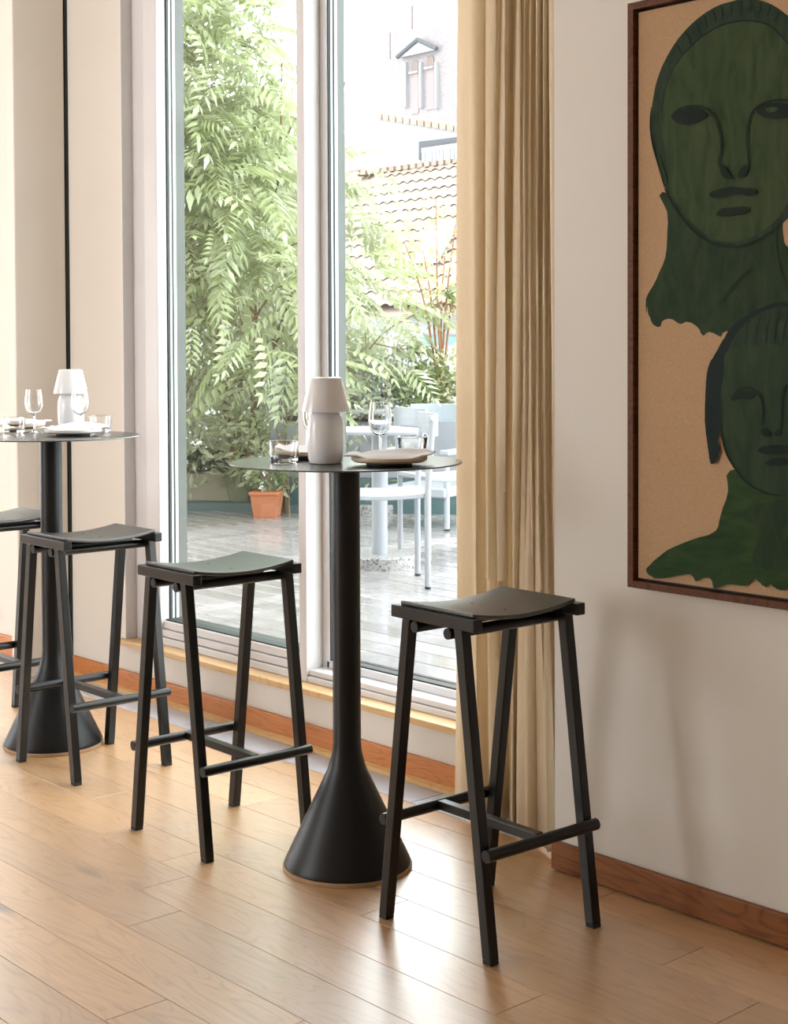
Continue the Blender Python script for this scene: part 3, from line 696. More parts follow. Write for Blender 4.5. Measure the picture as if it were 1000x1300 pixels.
    shape(B([(666, 42), (600, 52), (520, 88), (450, 140), (408, 200), (378, 255), (350, 310), (340, 420), (338, 520), (345, 590), (352, 640), (362, 692), (385, 682), (398, 640), (392, 590), (440, 560), (700, 500), (900, 560), (920, 690), (955, 690), (975, 560), (960, 400), (930, 280), (880, 180), (800, 90), (735, 52)]), 'painted_hair', M['paint_blue'], 4, .0006)
    shape(B([(440, 230), (415, 330), (402, 430), (403, 540), (420, 630), (455, 700), (510, 765), (590, 808), (666, 816), (750, 800), (820, 745), (880, 660), (905, 540), (900, 420), (880, 310), (860, 225), (660, 180)]), 'painted_face', M['paint_face2'], 4)
    shape(B([(430, 235), (460, 216), (480, 220), (500, 206), (540, 222), (580, 206), (620, 218), (666, 205), (720, 220), (780, 208), (850, 225), (830, 130), (740, 70), (666, 62), (590, 75), (500, 130)]), 'painted_fringe', M['paint_hair'], 3, .0008)
    for a in (505, 545, 585, 620, 655, 690):
        stroke(B([(a + 20, 95), (a + 5, 150), (a, 212)]), .0016, 'brush_stroke', M['paint_blue'])
    stroke(B([(404, 430), (404, 545), (421, 634), (457, 704), (512, 770), (592, 812), (668, 820)]), .0028, 'brush_stroke', D)
    stroke(B([(448, 430), (475, 398), (515, 388), (550, 404), (570, 440), (574, 490), (568, 545)]), .0036, 'brush_stroke', D)
    shape(B([(445, 425), (470, 405), (515, 398), (545, 412), (520, 430), (480, 434), (455, 440)]), 'painted_eye', D)
    stroke(B([(720, 392), (690, 380), (665, 385), (652, 430), (650, 500), (645, 560)]), .0034, 'brush_stroke', D)
    shape(B([(565, 560), (580, 548), (603, 562), (600, 582), (580, 582)]), 'painted_nostril', D)
    shape(B([(622, 572), (632, 555), (648, 552), (645, 574), (632, 582)]), 'painted_nostril', D)
    shape(B([(555, 638), (580, 622), (640, 616), (700, 622), (740, 638), (700, 652), (640, 656), (580, 654)]), 'painted_lips', D)
    shape(B([(585, 690), (610, 672), (650, 668), (690, 674), (700, 690), (650, 700), (605, 702)]), 'painted_lips', D)
painting()

# ------------------------------------------------------------------ terrace outside
ZD = .23
deck = struct(MB().box(-11.5, .8, 3.36, 9.6, ZD - .06, ZD - .012).build('deck', M['gap']))
k = 0; y = 3.36 + .12
while y < 9.4:
    o = MB().cbox(0, 12.2, 0, .124, -.011, 0, .004).build('deck_board', M['deck'], deck); o.location = (-11.45, y + .001, ZD); y += .13
struct(MB().box(-120, 60, 9.7, 220, -4.2, -4).build('ground', M['ground']))
def D3(px, py): q = onz(px, py, ZD); return q

def cafe_table(x, y, rb, rt, h, label):
    r = empty('terrace_table', (x, y, ZD)); tag(r, label, 'table', 'white terrace tables with terrazzo feet')
    MB().lathe([(0, 0), (rb, 0), (rb, .055), (rb - .006, .062), (0, .062)], 48).build('terrazzo_foot', M['terrazzo'], r)
    MB().lathe([(.04, .062), (.04, h - .02)], 24).build('column', M['ext_white'], r)
    MB().lathe([(0, h - .02), (rt - .003, h - .02), (rt, h - .014), (rt, h - .004), (rt - .003, h), (0, h)], 56).build('tabletop', M['ext_white'], r)
q = D3(482, 718); cafe_table(q.x, q.y, .192, .28, .70, 'white terrace table on a round terrazzo foot, nearest the window')
q = D3(470, 650); cafe_table(q.x, q.y, .20, .28, .70, 'farther white terrace table on a terrazzo foot, by the grey planter')

def dining_chair(p, ang, label):
    """origin on the deck under the seat centre; faces local -x"""
    r = empty('terrace_chair', (p[0], p[1], ZD), ang); tag(r, label, 'chair', 'white terrace chairs')
    E_ = M['ext_white']
    s_ = MB(); nx = 10; vv = []; ff = []
    for top in (0, 1):
        for i in range(nx + 1):
            x = -.22 + .43 * i / nx; z = .445 - .012 * math.sin(math.pi * i / nx) - top * .022
            vv += [(x, -.205, z), (x, .205, z)]
    o_ = 2 * (nx + 1)
    for i in range(nx):
        a = 2 * i; ff += [(a, a + 2, a + 3, a + 1), (o_ + a, o_ + a + 1, o_ + a + 3, o_ + a + 2), (a, o_ + a, o_ + a + 2, a + 2), (a + 1, a + 3, o_ + a + 3, o_ + a + 1)]
    ff += [(0, 1, o_ + 1, o_), (2 * nx, o_ + 2 * nx, o_ + 2 * nx + 1, 2 * nx + 1)]
    s_.add(vv, ff); s_.build('seat', E_, r, bevel=.004)
    for j in (-1, 1):
        a = MB().tube([(.20, j * .205, .012), (.20, j * .205, .44), (.225, j * .205, .78)], .0145, 12).build('leg', E_, r)
        MB().tube([(.20, j * .205, 0), (.20, j * .205, .013)], .014, 12).build('foot_cap', M['rubber'], a)
        a = MB().tube([(-.20, j * .19, .012), (-.20, j * .19, .43)], .0145, 12).build('leg', E_, r)
        MB().tube([(-.20, j * .19, 0), (-.20, j * .19, .013)], .014, 12).build('foot_cap', M['rubber'], a)
    pts = catmull([(.205, -.21, 0), (.245, -.12, 0), (.258, 0, 0), (.245, .12, 0), (.205, .21, 0)], 4)
    b_ = MB(); vv = []
    for z in (.70, .80):
        for p_ in pts: vv.append((p_.x, p_.y, z))
    n = len(pts)
    for z in (.70, .80):
        for p_ in pts: vv.append((p_.x + .014, p_.y, z))
    ff = []
    for i in range(n - 1):
        ff += [(i, i + 1, n + i + 1, n + i), (2 * n + i, 3 * n + i, 3 * n + i + 1, 2 * n + i + 1), (i, 2 * n + i, 2 * n + i + 1, i + 1), (n + i, n + i + 1, 3 * n + i + 1, 3 * n + i)]
    ff += [(0, n, 3 * n, 2 * n), (n - 1, 3 * n - 1, 4 * n - 1, 2 * n - 1)]
    b_.add(vv, ff); b_.build('backrest', E_, r, bevel=.003)
    return r
pn = D3(543, 748); pf = D3(530, 731)
dv = (pf - pn); ang = math.atan2(dv.y, dv.x) - HP
ctr = (pn + pf) / 2 + Vector((math.cos(ang), math.sin(ang), 0)) * -.20
dining_chair(ctr, ang, 'white terrace chair nearest the window, turned to the left')
q = FW2 * 8.05 + RT2 * .29; dining_chair((q.x, q.y), YAW + math.pi + .36, 'white terrace chair behind the nearer terrace table')
def lounge_chair(p, ang, label):
    r = empty('lounge_chair', (p[0], p[1], ZD), ang); tag(r, label, 'chair')
    E_ = M['ext_white']
    MB().box(-.25, .25, -.22, .22, .20, .26).build('seat', E_, r, bevel=.01)
    for i in (-1, 1):
        for j in (-1, 1):
            hgt = .74 if i > 0 else .46
            a = MB().tube([(i * .21, j * .215, .012), (i * .21, j * .215, hgt - .02)], .018, 12).build('leg', E_, r)
            MB().tube([(i * .21, j * .215, 0), (i * .21, j * .215, .013)], .017, 12).build('foot_cap', M['rubber'], a)
    for j in (-1, 1): MB().box(-.25, .25, j * .215 - .03, j * .215 + .03, .46, .49).build('armrest', E_, r, bevel=.006)
    pts = catmull([(.16, -.25, 0), (.25, -.15, 0), (.275, 0, 0), (.25, .15, 0), (.16, .25, 0)], 4); n = len(pts); vv = []
    for dx, z in ((0, .63), (.02, .75), (.03, .63), (.05, .75)):
        for p_ in pts: vv.append((p_.x + dx, p_.y, z))
    ff = []
    for i in range(n - 1):
        ff += [(i, i + 1, n + i + 1, n + i), (2 * n + i, 3 * n + i, 3 * n + i + 1, 2 * n + i + 1), (i, 2 * n + i, 2 * n + i + 1, i + 1), (n + i, n + i + 1, 3 * n + i + 1, 3 * n + i)]
    ff += [(0, n, 3 * n, 2 * n), (n - 1, 3 * n - 1, 4 * n - 1, 2 * n - 1)]
    b_ = MB(); b_.add(vv, ff); b_.build('backrest', M['ext_blue'], r, bevel=.004)['label'] = 'pale blue curved backrest'
q = D3(548, 667); lounge_chair((q.x, q.y), 1.9, 'low white terrace lounge chair with pale blue back, by the grey planter')

# grey planter box and its plants
def planter(p, ang, lx, ly, h, m1, m2, hp, label, name='planter_box'):
    r = empty(name, (p[0], p[1], ZD), ang); tag(r, label, 'planter')
    MB().box(-lx / 2, lx / 2, 0, ly, hp, h).build('box', m1, r, bevel=.008)
    MB().box(-lx / 2 + .01, lx / 2 - .01, .01, ly - .01, 0, hp).build('plinth', m2, r)
    MB().box(-lx / 2 + .03, lx / 2 - .03, .03, ly - .03, h, h + .012).build('soil', M['soil'], r)
    return r
pq = D3(520, 653)
PA = math.radians(40)
planter((pq.x, pq.y), PA, 1.9, .55, .62, M['planter_grey'], M['planter_teal'], .24, 'long grey planter box with dark teal plinth at the terrace edge')
pux = Vector((math.cos(PA), math.sin(PA), 0)); puy = Vector((-math.sin(PA), math.cos(PA), 0))

def leaf_quads(b_, c, d, ln, wd, rr):
    """a pointed folded leaf of 4 triangles at c along d"""
    d = d.normalized(); s_ = d.cross(Vector((rr.uniform(-1, 1), rr.uniform(-1, 1), rr.uniform(-1, 1)))).normalized(); n = d.cross(s_)
    m = c + d * ln * .45 - n * wd * .15
    b_.add([c, m + s_ * wd, c + d * ln, m - s_ * wd, m], [(0, 1, 4), (1, 2, 4), (2, 3, 4), (3, 0, 4)])
def shrub(base, h, rad, nleaf, ln, wd, m_, label, cat='shrub', stems=5, bark='bark', seed=1, zlo=.15, name='shrub', group=None, egg=1.0):
    rr = random.Random(seed); base = Vector(base)
    r = empty(name, base); tag(r, label, cat, group)
    tips = []
    for i in range(stems):
        a = 2 * math.pi * (i + rr.random()) / stems; q = rad * rr.uniform(.25, .8)
        mid = Vector((math.cos(a) * q * .4, math.sin(a) * q * .4, h * .5)); tip = Vector((math.cos(a) * q, math.sin(a) * q, h * rr.uniform(.75, .97)))
        MB().tube(catmull([(0.01 * i, 0, 0), mid, tip], 5), [.011 - .009 * k_ / 10 for k_ in range(11)], 6).build('stem', M[bark], r); tips += [mid, tip, mid.lerp(tip, .5)]
    b_ = MB()
    for _ in range(nleaf):
        while True:
            x, y, z = rr.uniform(-1, 1), rr.uniform(-1, 1), rr.uniform(-1, 1)
            if x * x + y * y + z * z < 1 and (x * x + y * y + z * z) > .12: break
        c = Vector((x * rad, y * rad, h * (zlo + (1 - zlo) * (z * .5 + .5))))
        d = Vector((x, y, .35 * z + rr.uniform(-.5, .5))) + Vector((rr.gauss(0, .5), rr.gauss(0, .5), rr.gauss(0, .4)))
        leaf_quads(b_, c, d, ln * rr.uniform(.7, 1.2), wd * rr.uniform(.7, 1.2), rr)
    tag(b_.build('foliage', m_, r, weld=False), kind='stuff')
    return r
def pl(u, v): return Vector((pq.x, pq.y, ZD + .62)) + pux * u + puy * v
shrub(pl(-.55, .28), .62, .34, 900, .07, .016, M['leaf_b'], 'pale green shrub at the left end of the grey planter', seed=2)
shrub(pl(-.22, .25), .46, .22, 700, .05, .011, M['leaf_e'], 'blue grey shrub in the grey planter', seed=3)
shrub(pl(.06, .25), .40, .22, 700, .055, .015, M['leaf_c'], 'dense mid green shrub in the middle of the grey planter', seed=4)
shrub(pl(.34, .27), .50, .26, 520, .055, .014, M['leaf_f'], 'yellow green shrub in the grey planter, behind the lounge chair', seed=5)
shrub(pl(.68, .27), .60, .28, 600, .06, .014, M['leaf_b'], 'pale loose shrub at the right end of the grey planter', seed=6)
shrub(pl(.16, .33), 1.55, .42, 620, .065, .016, M['leaf_f'], 'thin red stemmed young tree in the grey planter before the tiled roof', 'tree', 6, 'redbark', 7, .38, name='young_tree')
shrub(pl(.52, .35), 1.25, .26, 260, .06, .015, M['leaf_f'], 'slim red stemmed sapling at the right of the grey planter', 'tree', 3, 'redbark', 9, .4, name='young_tree')

# low kerb, pale planter, terracotta pot and grasses seen through the left light
kp = D3(290, 649)
struct(MB().prism([tuple(kp + pux * a + puy * c) for a, c in ((-3.2, 0), (.62, 0), (.62, .16), (-3.2, .16))], (0, 0, .055)).build('kerb', M['planter_teal']))
def boxplant(u0, v0, lx, ly, h, label):
    o = kp + pux * u0 + puy * v0
    r = empty('planter_box', (o.x, o.y, ZD), PA); tag(r, label, 'planter')
    MB().box(0, lx, 0, ly, 0, h).build('box', M['planter_beige'], r, bevel=.006)
    MB().box(.03, lx - .03, .03, ly - .03, h, h + .01).build('soil', M['soil'], r)
    return r, o
bp, bo = boxplant(-.42, .22, .48, .3, .235, 'small pale planter box behind the low kerb, under a clipped dark hedge')
hb = MB(); rr = random.Random(31)
for _ in range(1500):
    c = Vector((rr.uniform(0, .46), rr.uniform(.0, .3), rr.uniform(0, .16) ** 1)); leaf_quads(hb, c, Vector((rr.gauss(0, 1), rr.gauss(0, 1), rr.gauss(.3, .8))), .035, .010, rr)
hd = empty('hedge', bo + Vector((0, 0, .245)), PA); tag(hd, 'clipped dark green hedge in the small pale planter box', 'hedge')
tag(hb.build('foliage', M['leaf_d'], hd, weld=False), kind='stuff')
MB().tube([(.23, .15, 0), (.23, .15, .12)], .01, 8).build('stem', M['bark'], hd)
tp = D3(339, 656)
pot = empty('flower_pot', (tp.x, tp.y, ZD), PA); tag(pot, 'square orange terracotta pot standing on the deck before the kerb', 'pot')
MB().prism([(-.075, -.075, 0), (.075, -.075, 0), (.075, .075, 0), (-.075, .075, 0)], (0, 0, .005)).build('base', M['terracotta'], pot)
pv = [(-.075, -.075, .005), (.075, -.075, .005), (.075, .075, .005), (-.075, .075, .005), (-.095, -.095, .165), (.095, -.095, .165), (.095, .095, .165), (-.095, .095, .165)]
MB().add(pv, [(0, 3, 2, 1), (4, 5, 6, 7), (0, 1, 5, 4), (1, 2, 6, 5), (2, 3, 7, 6), (3, 0, 4, 7)]).build('body', M['terracotta'], pot, bevel=.004)
MB().box(-.102, .102, -.102, .102, .150, .172).build('rim', M['terracotta'], pot, bevel=.004)
fl = shrub((tp.x, tp.y, ZD + .172), .22, .13, 260, .05, .012, M['leaf_c'], 'leafy plant with small white flowers in the terracotta pot', 'plant', 4, 'bark', 12, .1, name='flowering_plant')
fb = MB(); rr = random.Random(5)
for _ in range(26):
    a = rr.uniform(0, 6.28); q = rr.uniform(.02, .12); c = Vector((math.cos(a) * q, math.sin(a) * q, rr.uniform(.12, .25)))
    for j in range(5): leaf_quads(fb, c, Vector((math.cos(j * 1.256), math.sin(j * 1.256), .4)), .017, .007, rr)
tag(fb.build('flowers', M['petal'], fl, weld=False), kind='stuff')
def grass(px, py, h, n, label, m_, seed):
    rr = random.Random(seed); q = D3(px, py); r = empty('ornamental_grass', q); tag(r, label, 'grass')
    b_ = MB()
    for _ in range(n):
        a = rr.uniform(0, 6.28); L_ = h * rr.uniform(.6, 1.1); dx = Vector((math.cos(a), math.sin(a), 0)); s_ = Vector((-math.sin(a), math.cos(a), 0)) * .006
        p0 = dx * rr.uniform(0, .08); p1 = p0 + dx * L_ * .2 + Vector((0, 0, L_ * .7)); p2 = p1 + dx * L_ * .35 + Vector((0, 0, -L_ * rr.uniform(-.2, .25)))
        b_.add([p0 - s_, p0 + s_, p1 + s_, p1 - s_, p2], [(0, 1, 2, 3), (3, 2, 4)])
    tag(b_.build('blades', m_, r, weld=False), kind='stuff')
grass(308, 645, .34, 260, 'arching pale ornamental grass beside the terracotta pot', M['leaf_b'], 3)
grass(372, 647, .36, 240, 'arching yellow green ornamental grass near the window mullion', M['leaf_f'], 4)

# feathery-leaved tree: nearest leaves are parts, the rest of the crown one part
def frond_pts(rr, L_, n=8):
    """list of leaflet (centre, direction, length) along a drooping midrib in local x, plus the rib"""
    out = []; rib = []
    for i in range(n + 1):
        t = i / n; rib.append(Vector((L_ * t * (1 - .10 * t), 0, -L_ * .42 * t * t)))
    for i in range(1, n + 1):
        t = i / n; tan = (rib[i] - rib[i - 1]).normalized(); ll = L_ * .25 * (math.sin(math.pi * (.18 + .72 * t)) + .25)
        for j in (-1, 1): out.append((rib[i], tan * .62 + Vector((0, j * .8, -.22)), ll))
    out.append((rib[-1], (rib[-1] - rib[-2]).normalized(), L_ * .2))
    return out, rib
def frond_into(b_, mtx, rr, L_, n=8):
    lf, rib = frond_pts(rr, L_, n)
    for c, d, ll in lf:
        c2 = mtx @ c; d2 = (mtx.to_3x3() @ d).normalized(); up_ = (mtx.to_3x3() @ Vector((0, 0, 1))).normalized()
        s_ = d2.cross(up_).normalized() * ll * .17; m = c2 + d2 * ll * .42
        b_.add([c2, m + s_, c2 + d2 * ll - up_ * ll * .12, m - s_], [(0, 1, 2), (0, 2, 3)])
    a = mtx @ rib[0]; z = mtx @ rib[-1]; md = mtx @ rib[len(rib) // 2]; o_ = Vector((0, 0, .0022))
    b_.add([a - o_, a + o_, md + o_, md - o_, z], [(0, 1, 2, 3), (3, 2, 4)])
def feathery_tree(name, base, label, leaf, parts, stuff, inside, seed, L_=.42, trunks=4, height=3.0, lean=.5):
    rr = random.Random(seed); base = Vector(base)
    r = empty(name, base); tag(r, label, 'tree')
    tr = []
    for i in range(trunks):
        a = 2 * math.pi * i / trunks + rr.uniform(-.4, .4)
        p = [Vector((.03 * math.cos(a), .03 * math.sin(a), 0))]
        for k_ in range(1, 5):
            p.append(Vector((math.cos(a) * lean * (k_ / 4) ** 1.3 + rr.uniform(-.07, .07), math.sin(a) * lean * (k_ / 4) ** 1.3 + rr.uniform(-.07, .07), height * .82 * k_ / 4)))
        p = catmull(p, 4); tr.append(p)
        t_ = MB().tube(p, [.026 - .020 * k_ / (len(p) - 1) for k_ in range(len(p))], 8).build('trunk', M['bark'], r)
        for q in range(7):
            i0 = rr.randrange(4, len(p) - 1); a2 = rr.uniform(0, 6.28); l2 = rr.uniform(.35, .85)
            e = p[i0] + Vector((math.cos(a2) * l2, math.sin(a2) * l2, rr.uniform(.1, .5)))
            MB().tube(catmull([p[i0], p[i0].lerp(e, .5) + Vector((0, 0, rr.uniform(-.06, .1))), e], 4), [.009 - .006 * k_ / 8 for k_ in range(9)], 5).build('branch', M['bark'] if rr.random() < .7 else M['redbark'], t_)
    variants = []
    for v in range(4):
        b_ = MB(); frond_into(b_, Matrix.Identity(4), rr, L_ * (.8 + .13 * v), 7); variants.append(b_.mesh('leaf', leaf, False))
    pts = []
    guard = 0
    while len(pts) < parts + stuff and guard < 400000:
        guard += 1
        c = Vector((rr.uniform(-1.9, 1.9), rr.uniform(-1.9, 1.9), rr.uniform(0, height * 1.15)))
        if inside(base + c, rr): pts.append(c)
    pts.sort(key=lambda c: ((base + c) - CAM).length)
    bulk = MB()
    for i, c in enumerate(pts):
        out = Vector((c.x, c.y, 0)); a = math.atan2(out.y, out.x) + rr.gauss(0, .8)
        rot = Matrix.Rotation(a, 4, 'Z') @ Matrix.Rotation(rr.gauss(.12, .35), 4, 'Y') @ Matrix.Rotation(rr.gauss(0, .45), 4, 'X')
        mtx = Matrix.Translation(c) @ rot
        if i < parts:
            o = bpy.data.objects.new('leaf', variants[i % 4]); COL.objects.link(o); o.parent = r; o.matrix_local = mtx @ Matrix.Scale(rr.uniform(.75, 1.1), 4)
        else: frond_into(bulk, mtx, rr, L_ * rr.uniform(.7, 1.15), 7)
    if bulk.v: tag(bulk.build('foliage', leaf, r, weld=False), kind='stuff')
    return r
def lat(p): v = p - CAM; return v.dot(RT2), v.dot(FW2)
def crown1(p, rr):
    a, d = lat(p); z = p.z
    top = 3.95 - 1.0 * max(0, a + 1.05) / .45 if a > -1.05 else 3.95
    if a > -.32: top = min(top, 2.15 - .9 * (a + .32))
    if a > .1 or a < -2.7: return False
    if z > 1.95 and a > -.78: return False
    if a > -.45 and rr.random() < .6: return False
    lo = 1.15 + .25 * math.sin(3 * a)
    if a > -.3: lo = 1.15
    if z > top or z < lo: return False
    dens = 1 if z > 1.85 else .24
    e = ((a + 1.3) / 1.75) ** 2 + ((d - 9.85) / .85) ** 2
    return e < 1 and rr.random() < dens
b1 = FW2 * 10.5 + RT2 * -1.05
feathery_tree('feathery_tree', (b1.x, b1.y, ZD), 'large fresh green tree with feathery drooping leaves filling the left window light', M['leaf_a'], 300, 1700, crown1, 21, .42, 6, 3.6, .75)
def crown2(p, rr):
    a, d = lat(p)
    if p.z > 3.5 - .9 * max(0, a + 1.1) or p.z < .6 or a > -.1: return False
    return ((a + 1.9) / 1.8) ** 2 + ((d - 11.6) / .8) ** 2 < 1
b2 = FW2 * 11.6 + RT2 * -1.9
feathery_tree('background_tree', (b2.x, b2.y, ZD - .3), 'pale green tree standing behind the large feathery tree', M['leaf_b'], 0, 1500, crown2, 22, .45, 4, 3.4, .6)
b3 = FW2 * 10.3 + RT2 * -1.55
shrub((b3.x, b3.y, ZD), 1.15, .5, 1300, .08, .015, M['leaf_b'], 'pale leafy bush under the large feathery tree, left of the pot', seed=41, stems=7, zlo=.08)
b3 = FW2 * 10.2 + RT2 * -.75
shrub((b3.x, b3.y, ZD), 1.2, .48, 1300, .08, .015, M['leaf_a'], 'fresh green bush behind the terracotta pot', seed=42, stems=7, zlo=.08)
b3 = FW2 * 10.3 + RT2 * -.15
shrub((b3.x, b3.y, ZD), 1.35, .42, 1000, .08, .016, M['leaf_b'], 'pale green bush just right of the window mullion', seed=43, stems=6, zlo=.08)
# low branch reaching out to the right
rb = empty('leaning_sapling', b3 + Vector((0, 0, ZD)) + RT2 * -.35); tag(rb, 'slender sapling leaning right with long pointed leaves, before the white house', 'tree')
rr = random.Random(77)
spine = catmull([Vector((0, 0, 0)), RT2 * .15 + Vector((0, 0, .75)), RT2 * .42 + Vector((0, 0, 1.2)), RT2 * .85 + Vector((0, 0, 1.42))], 6)
MB().tube(spine, [.012 - .009 * i / (len(spine) - 1) for i in range(len(spine))], 6).build('stem', M['bark'], rb)
for i, (k0, dv, up_) in enumerate([(8, .45, .28), (11, .40, -.02), (13, .42, .30), (15, .35, .05)]):
    e = spine[k0] + RT2 * dv + Vector((0, 0, up_))
    MB().tube(catmull([spine[k0], spine[k0].lerp(e, .5) + Vector((0, 0, -.03)), e], 4), [.006 - .004 * q / 8 for q in range(9)], 5).build('branch', M['bark'], rb)
    for _ in range(16):
        t = rr.uniform(.25, 1.05); c = spine[k0].lerp(e, t)
        b_ = MB(); leaf_quads(b_, Vector((0, 0, 0)), Vector((1, 0, 0)), .17, .026, rr)
        o = b_.build('leaf', M['leaf_b'] if rr.random() < .6 else M['leaf_a'], rb, weld=False); o.location = c
        o.rotation_euler = (rr.gauss(0, .6), rr.uniform(.2, 1.1), YAW + rr.gauss(0, .8))

# ------------------------------------------------------------------ houses and tower beyond the terrace
def house():
    r = empty('white_house', (-15, 13.6, -4)); tag(r, 'white house with pale orange tiled roof beyond the terrace', 'house')
    off = -Vector(r.location)
    def part(mb, n, m_, pr=r, **kw):
        mb.v = [tuple(Vector(v) + off) for v in mb.v]; return mb.build(n, m_, pr, **kw)
    ye = 13.5; ze = ony(560, 390, ye).z; sl = .62
    xl, xr_ = -34, -6
    d = ray(500, 214); t = (ze - sl * ye - CAM_H) / (d.z - sl * d.y); yg = t * d.y
    dep = yg + .25 - ye
    part(MB().box(xl, xr_, ye + .35, ye + dep, -4, ze + .05), 'wall', M['render'])
    tb = ony(582, 432, ye + .34); ta = ony(541, 432, ye + .34)
    part(MB().box(ta.x - .1, tb.x + .5, ye + .30, ye + .36, ta.z - .05, ta.z + .05), 'teal_band', M['teal_band'])
    # wavy pantiles, one sheet of real rolls with stepped courses
    b_ = MB(); nx = 260; wv = .22; yl = 13.0; ncourse = int(dep / .32)
    xs = [-20 + i * wv / 6 for i in range(int(9 / (wv / 6)) + 1)]
    for c in range(ncourse):
        y0 = ye + c * .32; y1 = y0 + .36; lift = .03
        vv = []
        for x in xs:
            h = .045 * abs(math.sin(math.pi * x / wv))
            vv.append((x, y0, ze + sl * (y0 - ye) + h + lift)); vv.append((x, y1, ze + sl * (y1 - ye) + h + .005))
        n = len(xs); ff = [(2 * i, 2 * i + 2, 2 * i + 3, 2 * i + 1) for i in range(n - 1)]
        b_.add(vv, ff, True)
    tag(part(b_, 'roof_tiles', M['roof'], weld=False), kind='stuff')
    part(MB().prism([(xl, ye, ze - .06), (xl, ye + dep, ze - .06 + sl * dep), (xl, ye + dep, ze - .1 + sl * dep), (xl, ye, ze - .1)], (xr_ - xl, 0, 0)), 'roof_deck', M['roof'])
    # gable wall that rises out of the roof
    d = ray(500, 214); t = (ze - sl * ye - CAM_H) / (d.z - sl * d.y); yg = t * d.y
    P_ = [ony(461, 224, yg), ony(464, 156, yg), ony(480, 151, yg), ony(600, 170, yg), ony(640, 176, yg), ony(640, 210, yg)]
    gw = part(MB().prism([tuple(p) for p in P_], (0, .25, 0)), 'gable_wall', M['render'])
    tl = ony(450, 166, yg + 1.2); tz = ze + sl * dep
    part(MB().prism([(xl, yg + .2, tz - .05), (P_[0].x - .05, yg + .2, tz - .05), (P_[1].x - .05, yg + 1.4, tl.z), (xl, yg + 1.4, tl.z)], (0, .05, -.1)), 'upper_roof', M['roof'])
    v = (P_[3] - P_[2])
    n = 17
    for i in range(n):
        a = P_[2] + v * (i / n) * 1.3; e = P_[2] + v * ((i + .8) / n) * 1.3
        part(MB().prism([a + Vector((0, -.06, 0)), e + Vector((0, -.06, 0)), e + Vector((0, -.06, .10)), a + Vector((0, -.06, .10))], (0, .35, 0)), 'verge_tile', M['roof'], gw)
    lo = P_[0]; hi = ony(600, 203, yg)
    for i in range(16):
        a = ony(462 + i * 9, 221 - i * 1.15, yg); e = ony(468 + i * 9, 220.2 - i * 1.15, yg)
        part(MB().box(a.x, e.x, yg - .25, yg, a.z - .05, a.z + .03), 'flashing_tile', M['roof'], gw)
    # recessed terrace opening with a white railing
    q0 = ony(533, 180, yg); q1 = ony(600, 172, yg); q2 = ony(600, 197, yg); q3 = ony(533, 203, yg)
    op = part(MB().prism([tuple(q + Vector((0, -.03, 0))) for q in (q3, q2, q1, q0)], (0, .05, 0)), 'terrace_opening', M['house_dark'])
    z0 = min(q3.z, q2.z)
    ra = ony(537, 193, yg - .1); rb_ = ony(602, 187, yg - .1)
    part(MB().box(ra.x, rb_.x, yg - .14, yg - .10, ra.z - .02, ra.z + .06), 'handrail', M['ext_white'], op)
    part(MB().box(ra.x, rb_.x, yg - .14, yg - .10, ra.z - .24, ra.z - .20), 'bottom_rail', M['ext_white'], op)
    nb = 14
    for i in range(nb):
        x = ra.x + (rb_.x - ra.x) * (i + .5) / nb
        part(MB().box(x - .035, x + .035, yg - .135, yg - .105, ra.z - .22, ra.z), 'baluster', M['ext_white'], op)
    # roof window lying on the slope
    def onroof(px, py, up_=.09):
        d = ray(px, py); t = (ze - sl * ye - CAM_H + up_) / (d.z - sl * d.y); return CAM + d * t
    sk = [onroof(526, 334), onroof(556, 334), onroof(580, 288), onroof(552, 288)]
    s_ = part(MB().prism([tuple(p) for p in sk], (0, -.02, .10)), 'roof_window', M['ext_white'])
    c = sum((p for p in sk), Vector()) / 4
    part(MB().prism([tuple(c + (p - c) * .82 + Vector((0, -.025, .105))) for p in sk], (0, 0, .01)), 'pane', M['ext_blue'], s_)
house()
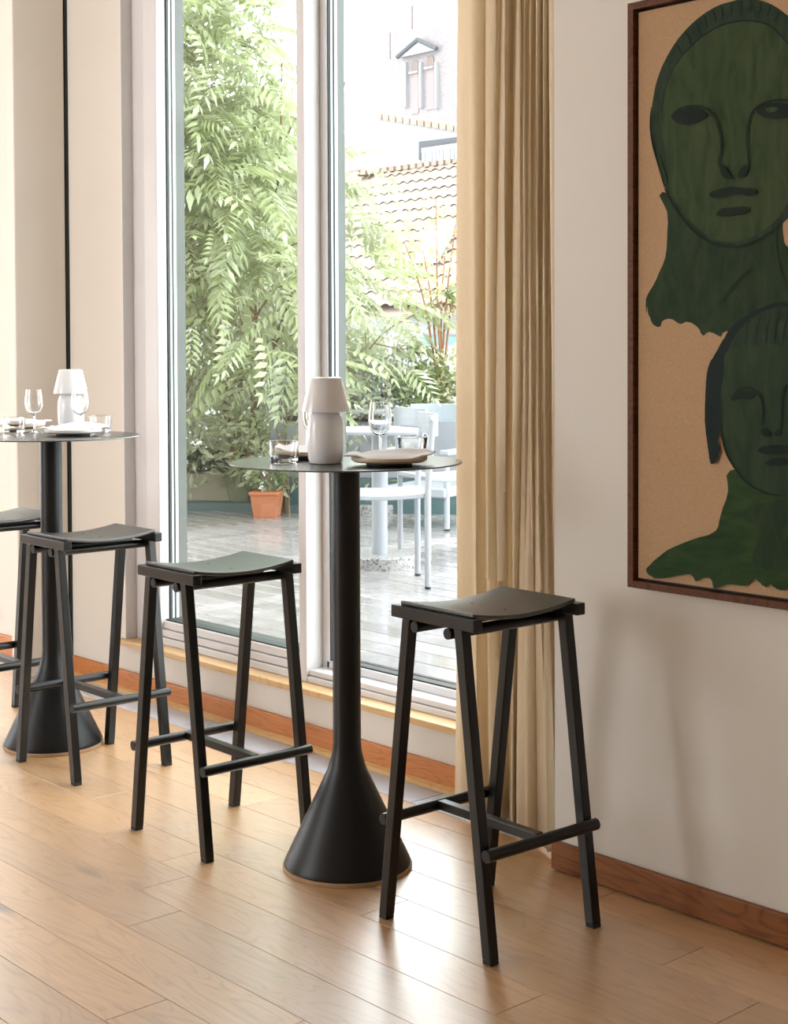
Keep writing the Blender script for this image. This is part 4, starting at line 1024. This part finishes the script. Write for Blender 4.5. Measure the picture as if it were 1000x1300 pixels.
def tower():
    yt = 62.0
    x0 = ony(485, 100, yt).x
    r = empty('brick_tower', (x0, yt, -4)); tag(r, 'pale brick church tower with a pair of arched belfry openings', 'tower')
    off = -Vector(r.location)
    def part(mb, n, m_, pr=r):
        mb.v = [tuple(Vector(v) + off) for v in mb.v]; return mb.build(n, m_, pr)
    zt_ = 26
    part(MB().box(x0, x0 + 9, yt, yt + 9, -4, zt_), 'shaft', M['brick'])
    gab = [ony(512, 74, yt), ony(536, 52, yt), ony(558, 64, yt)]
    stone = M['brick']
    part(MB().prism([tuple(p + Vector((0, -.35, 0))) for p in gab], (0, .5, 0)), 'gablet', M['render'])
    for a, e in ((gab[0] + Vector((-.15, 0, 0)), gab[1]), (gab[1], gab[2] + Vector((.15, 0, 0)))):
        part(MB().tube([a + Vector((0, -.4, .03)), e + Vector((0, -.4, .03))], .13, 6), 'coping', M['house_dark'])
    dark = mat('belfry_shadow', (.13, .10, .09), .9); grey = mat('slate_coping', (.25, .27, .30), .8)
    niche = mat('rosy_niche_brick', (.20, .15, .15), .9)
    for px, py in ((527, 83), (546.5, 77)):
        c = ony(px, py, yt); rad = .32
        arch = [c + Vector((rad * math.cos(t), -.06, rad * math.sin(t))) for t in [math.pi * k / 10 for k in range(11)]] + [c + Vector((-rad, -.06, -.40)), c + Vector((rad, -.06, -.40))]
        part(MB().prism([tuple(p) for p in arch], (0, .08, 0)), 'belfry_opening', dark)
        part(MB().box(c.x - rad, c.x + rad, yt - .05, yt + .02, c.z - 2.9, c.z - .45), 'niche', niche)
        part(MB().box(c.x - rad - .08, c.x + rad + .08, yt - .2, yt, c.z - .50, c.z - .38), 'ledge', M['render'])
    for px in (517, 536.5, 556):
        a = ony(px, 82, yt); part(MB().box(a.x - .09, a.x + .09, yt - .25, yt, a.z - 2.6, a.z + .1), 'colonnette', M['render'])
    for (px, py, h) in ((495, 58, 1.6), (523, 22, 1.4)):
        a = ony(px, py, yt); part(MB().box(a.x - .05, a.x + .05, yt - .03, yt + .01, a.z - h / 2, a.z + h / 2), 'slit', dark)
tower()
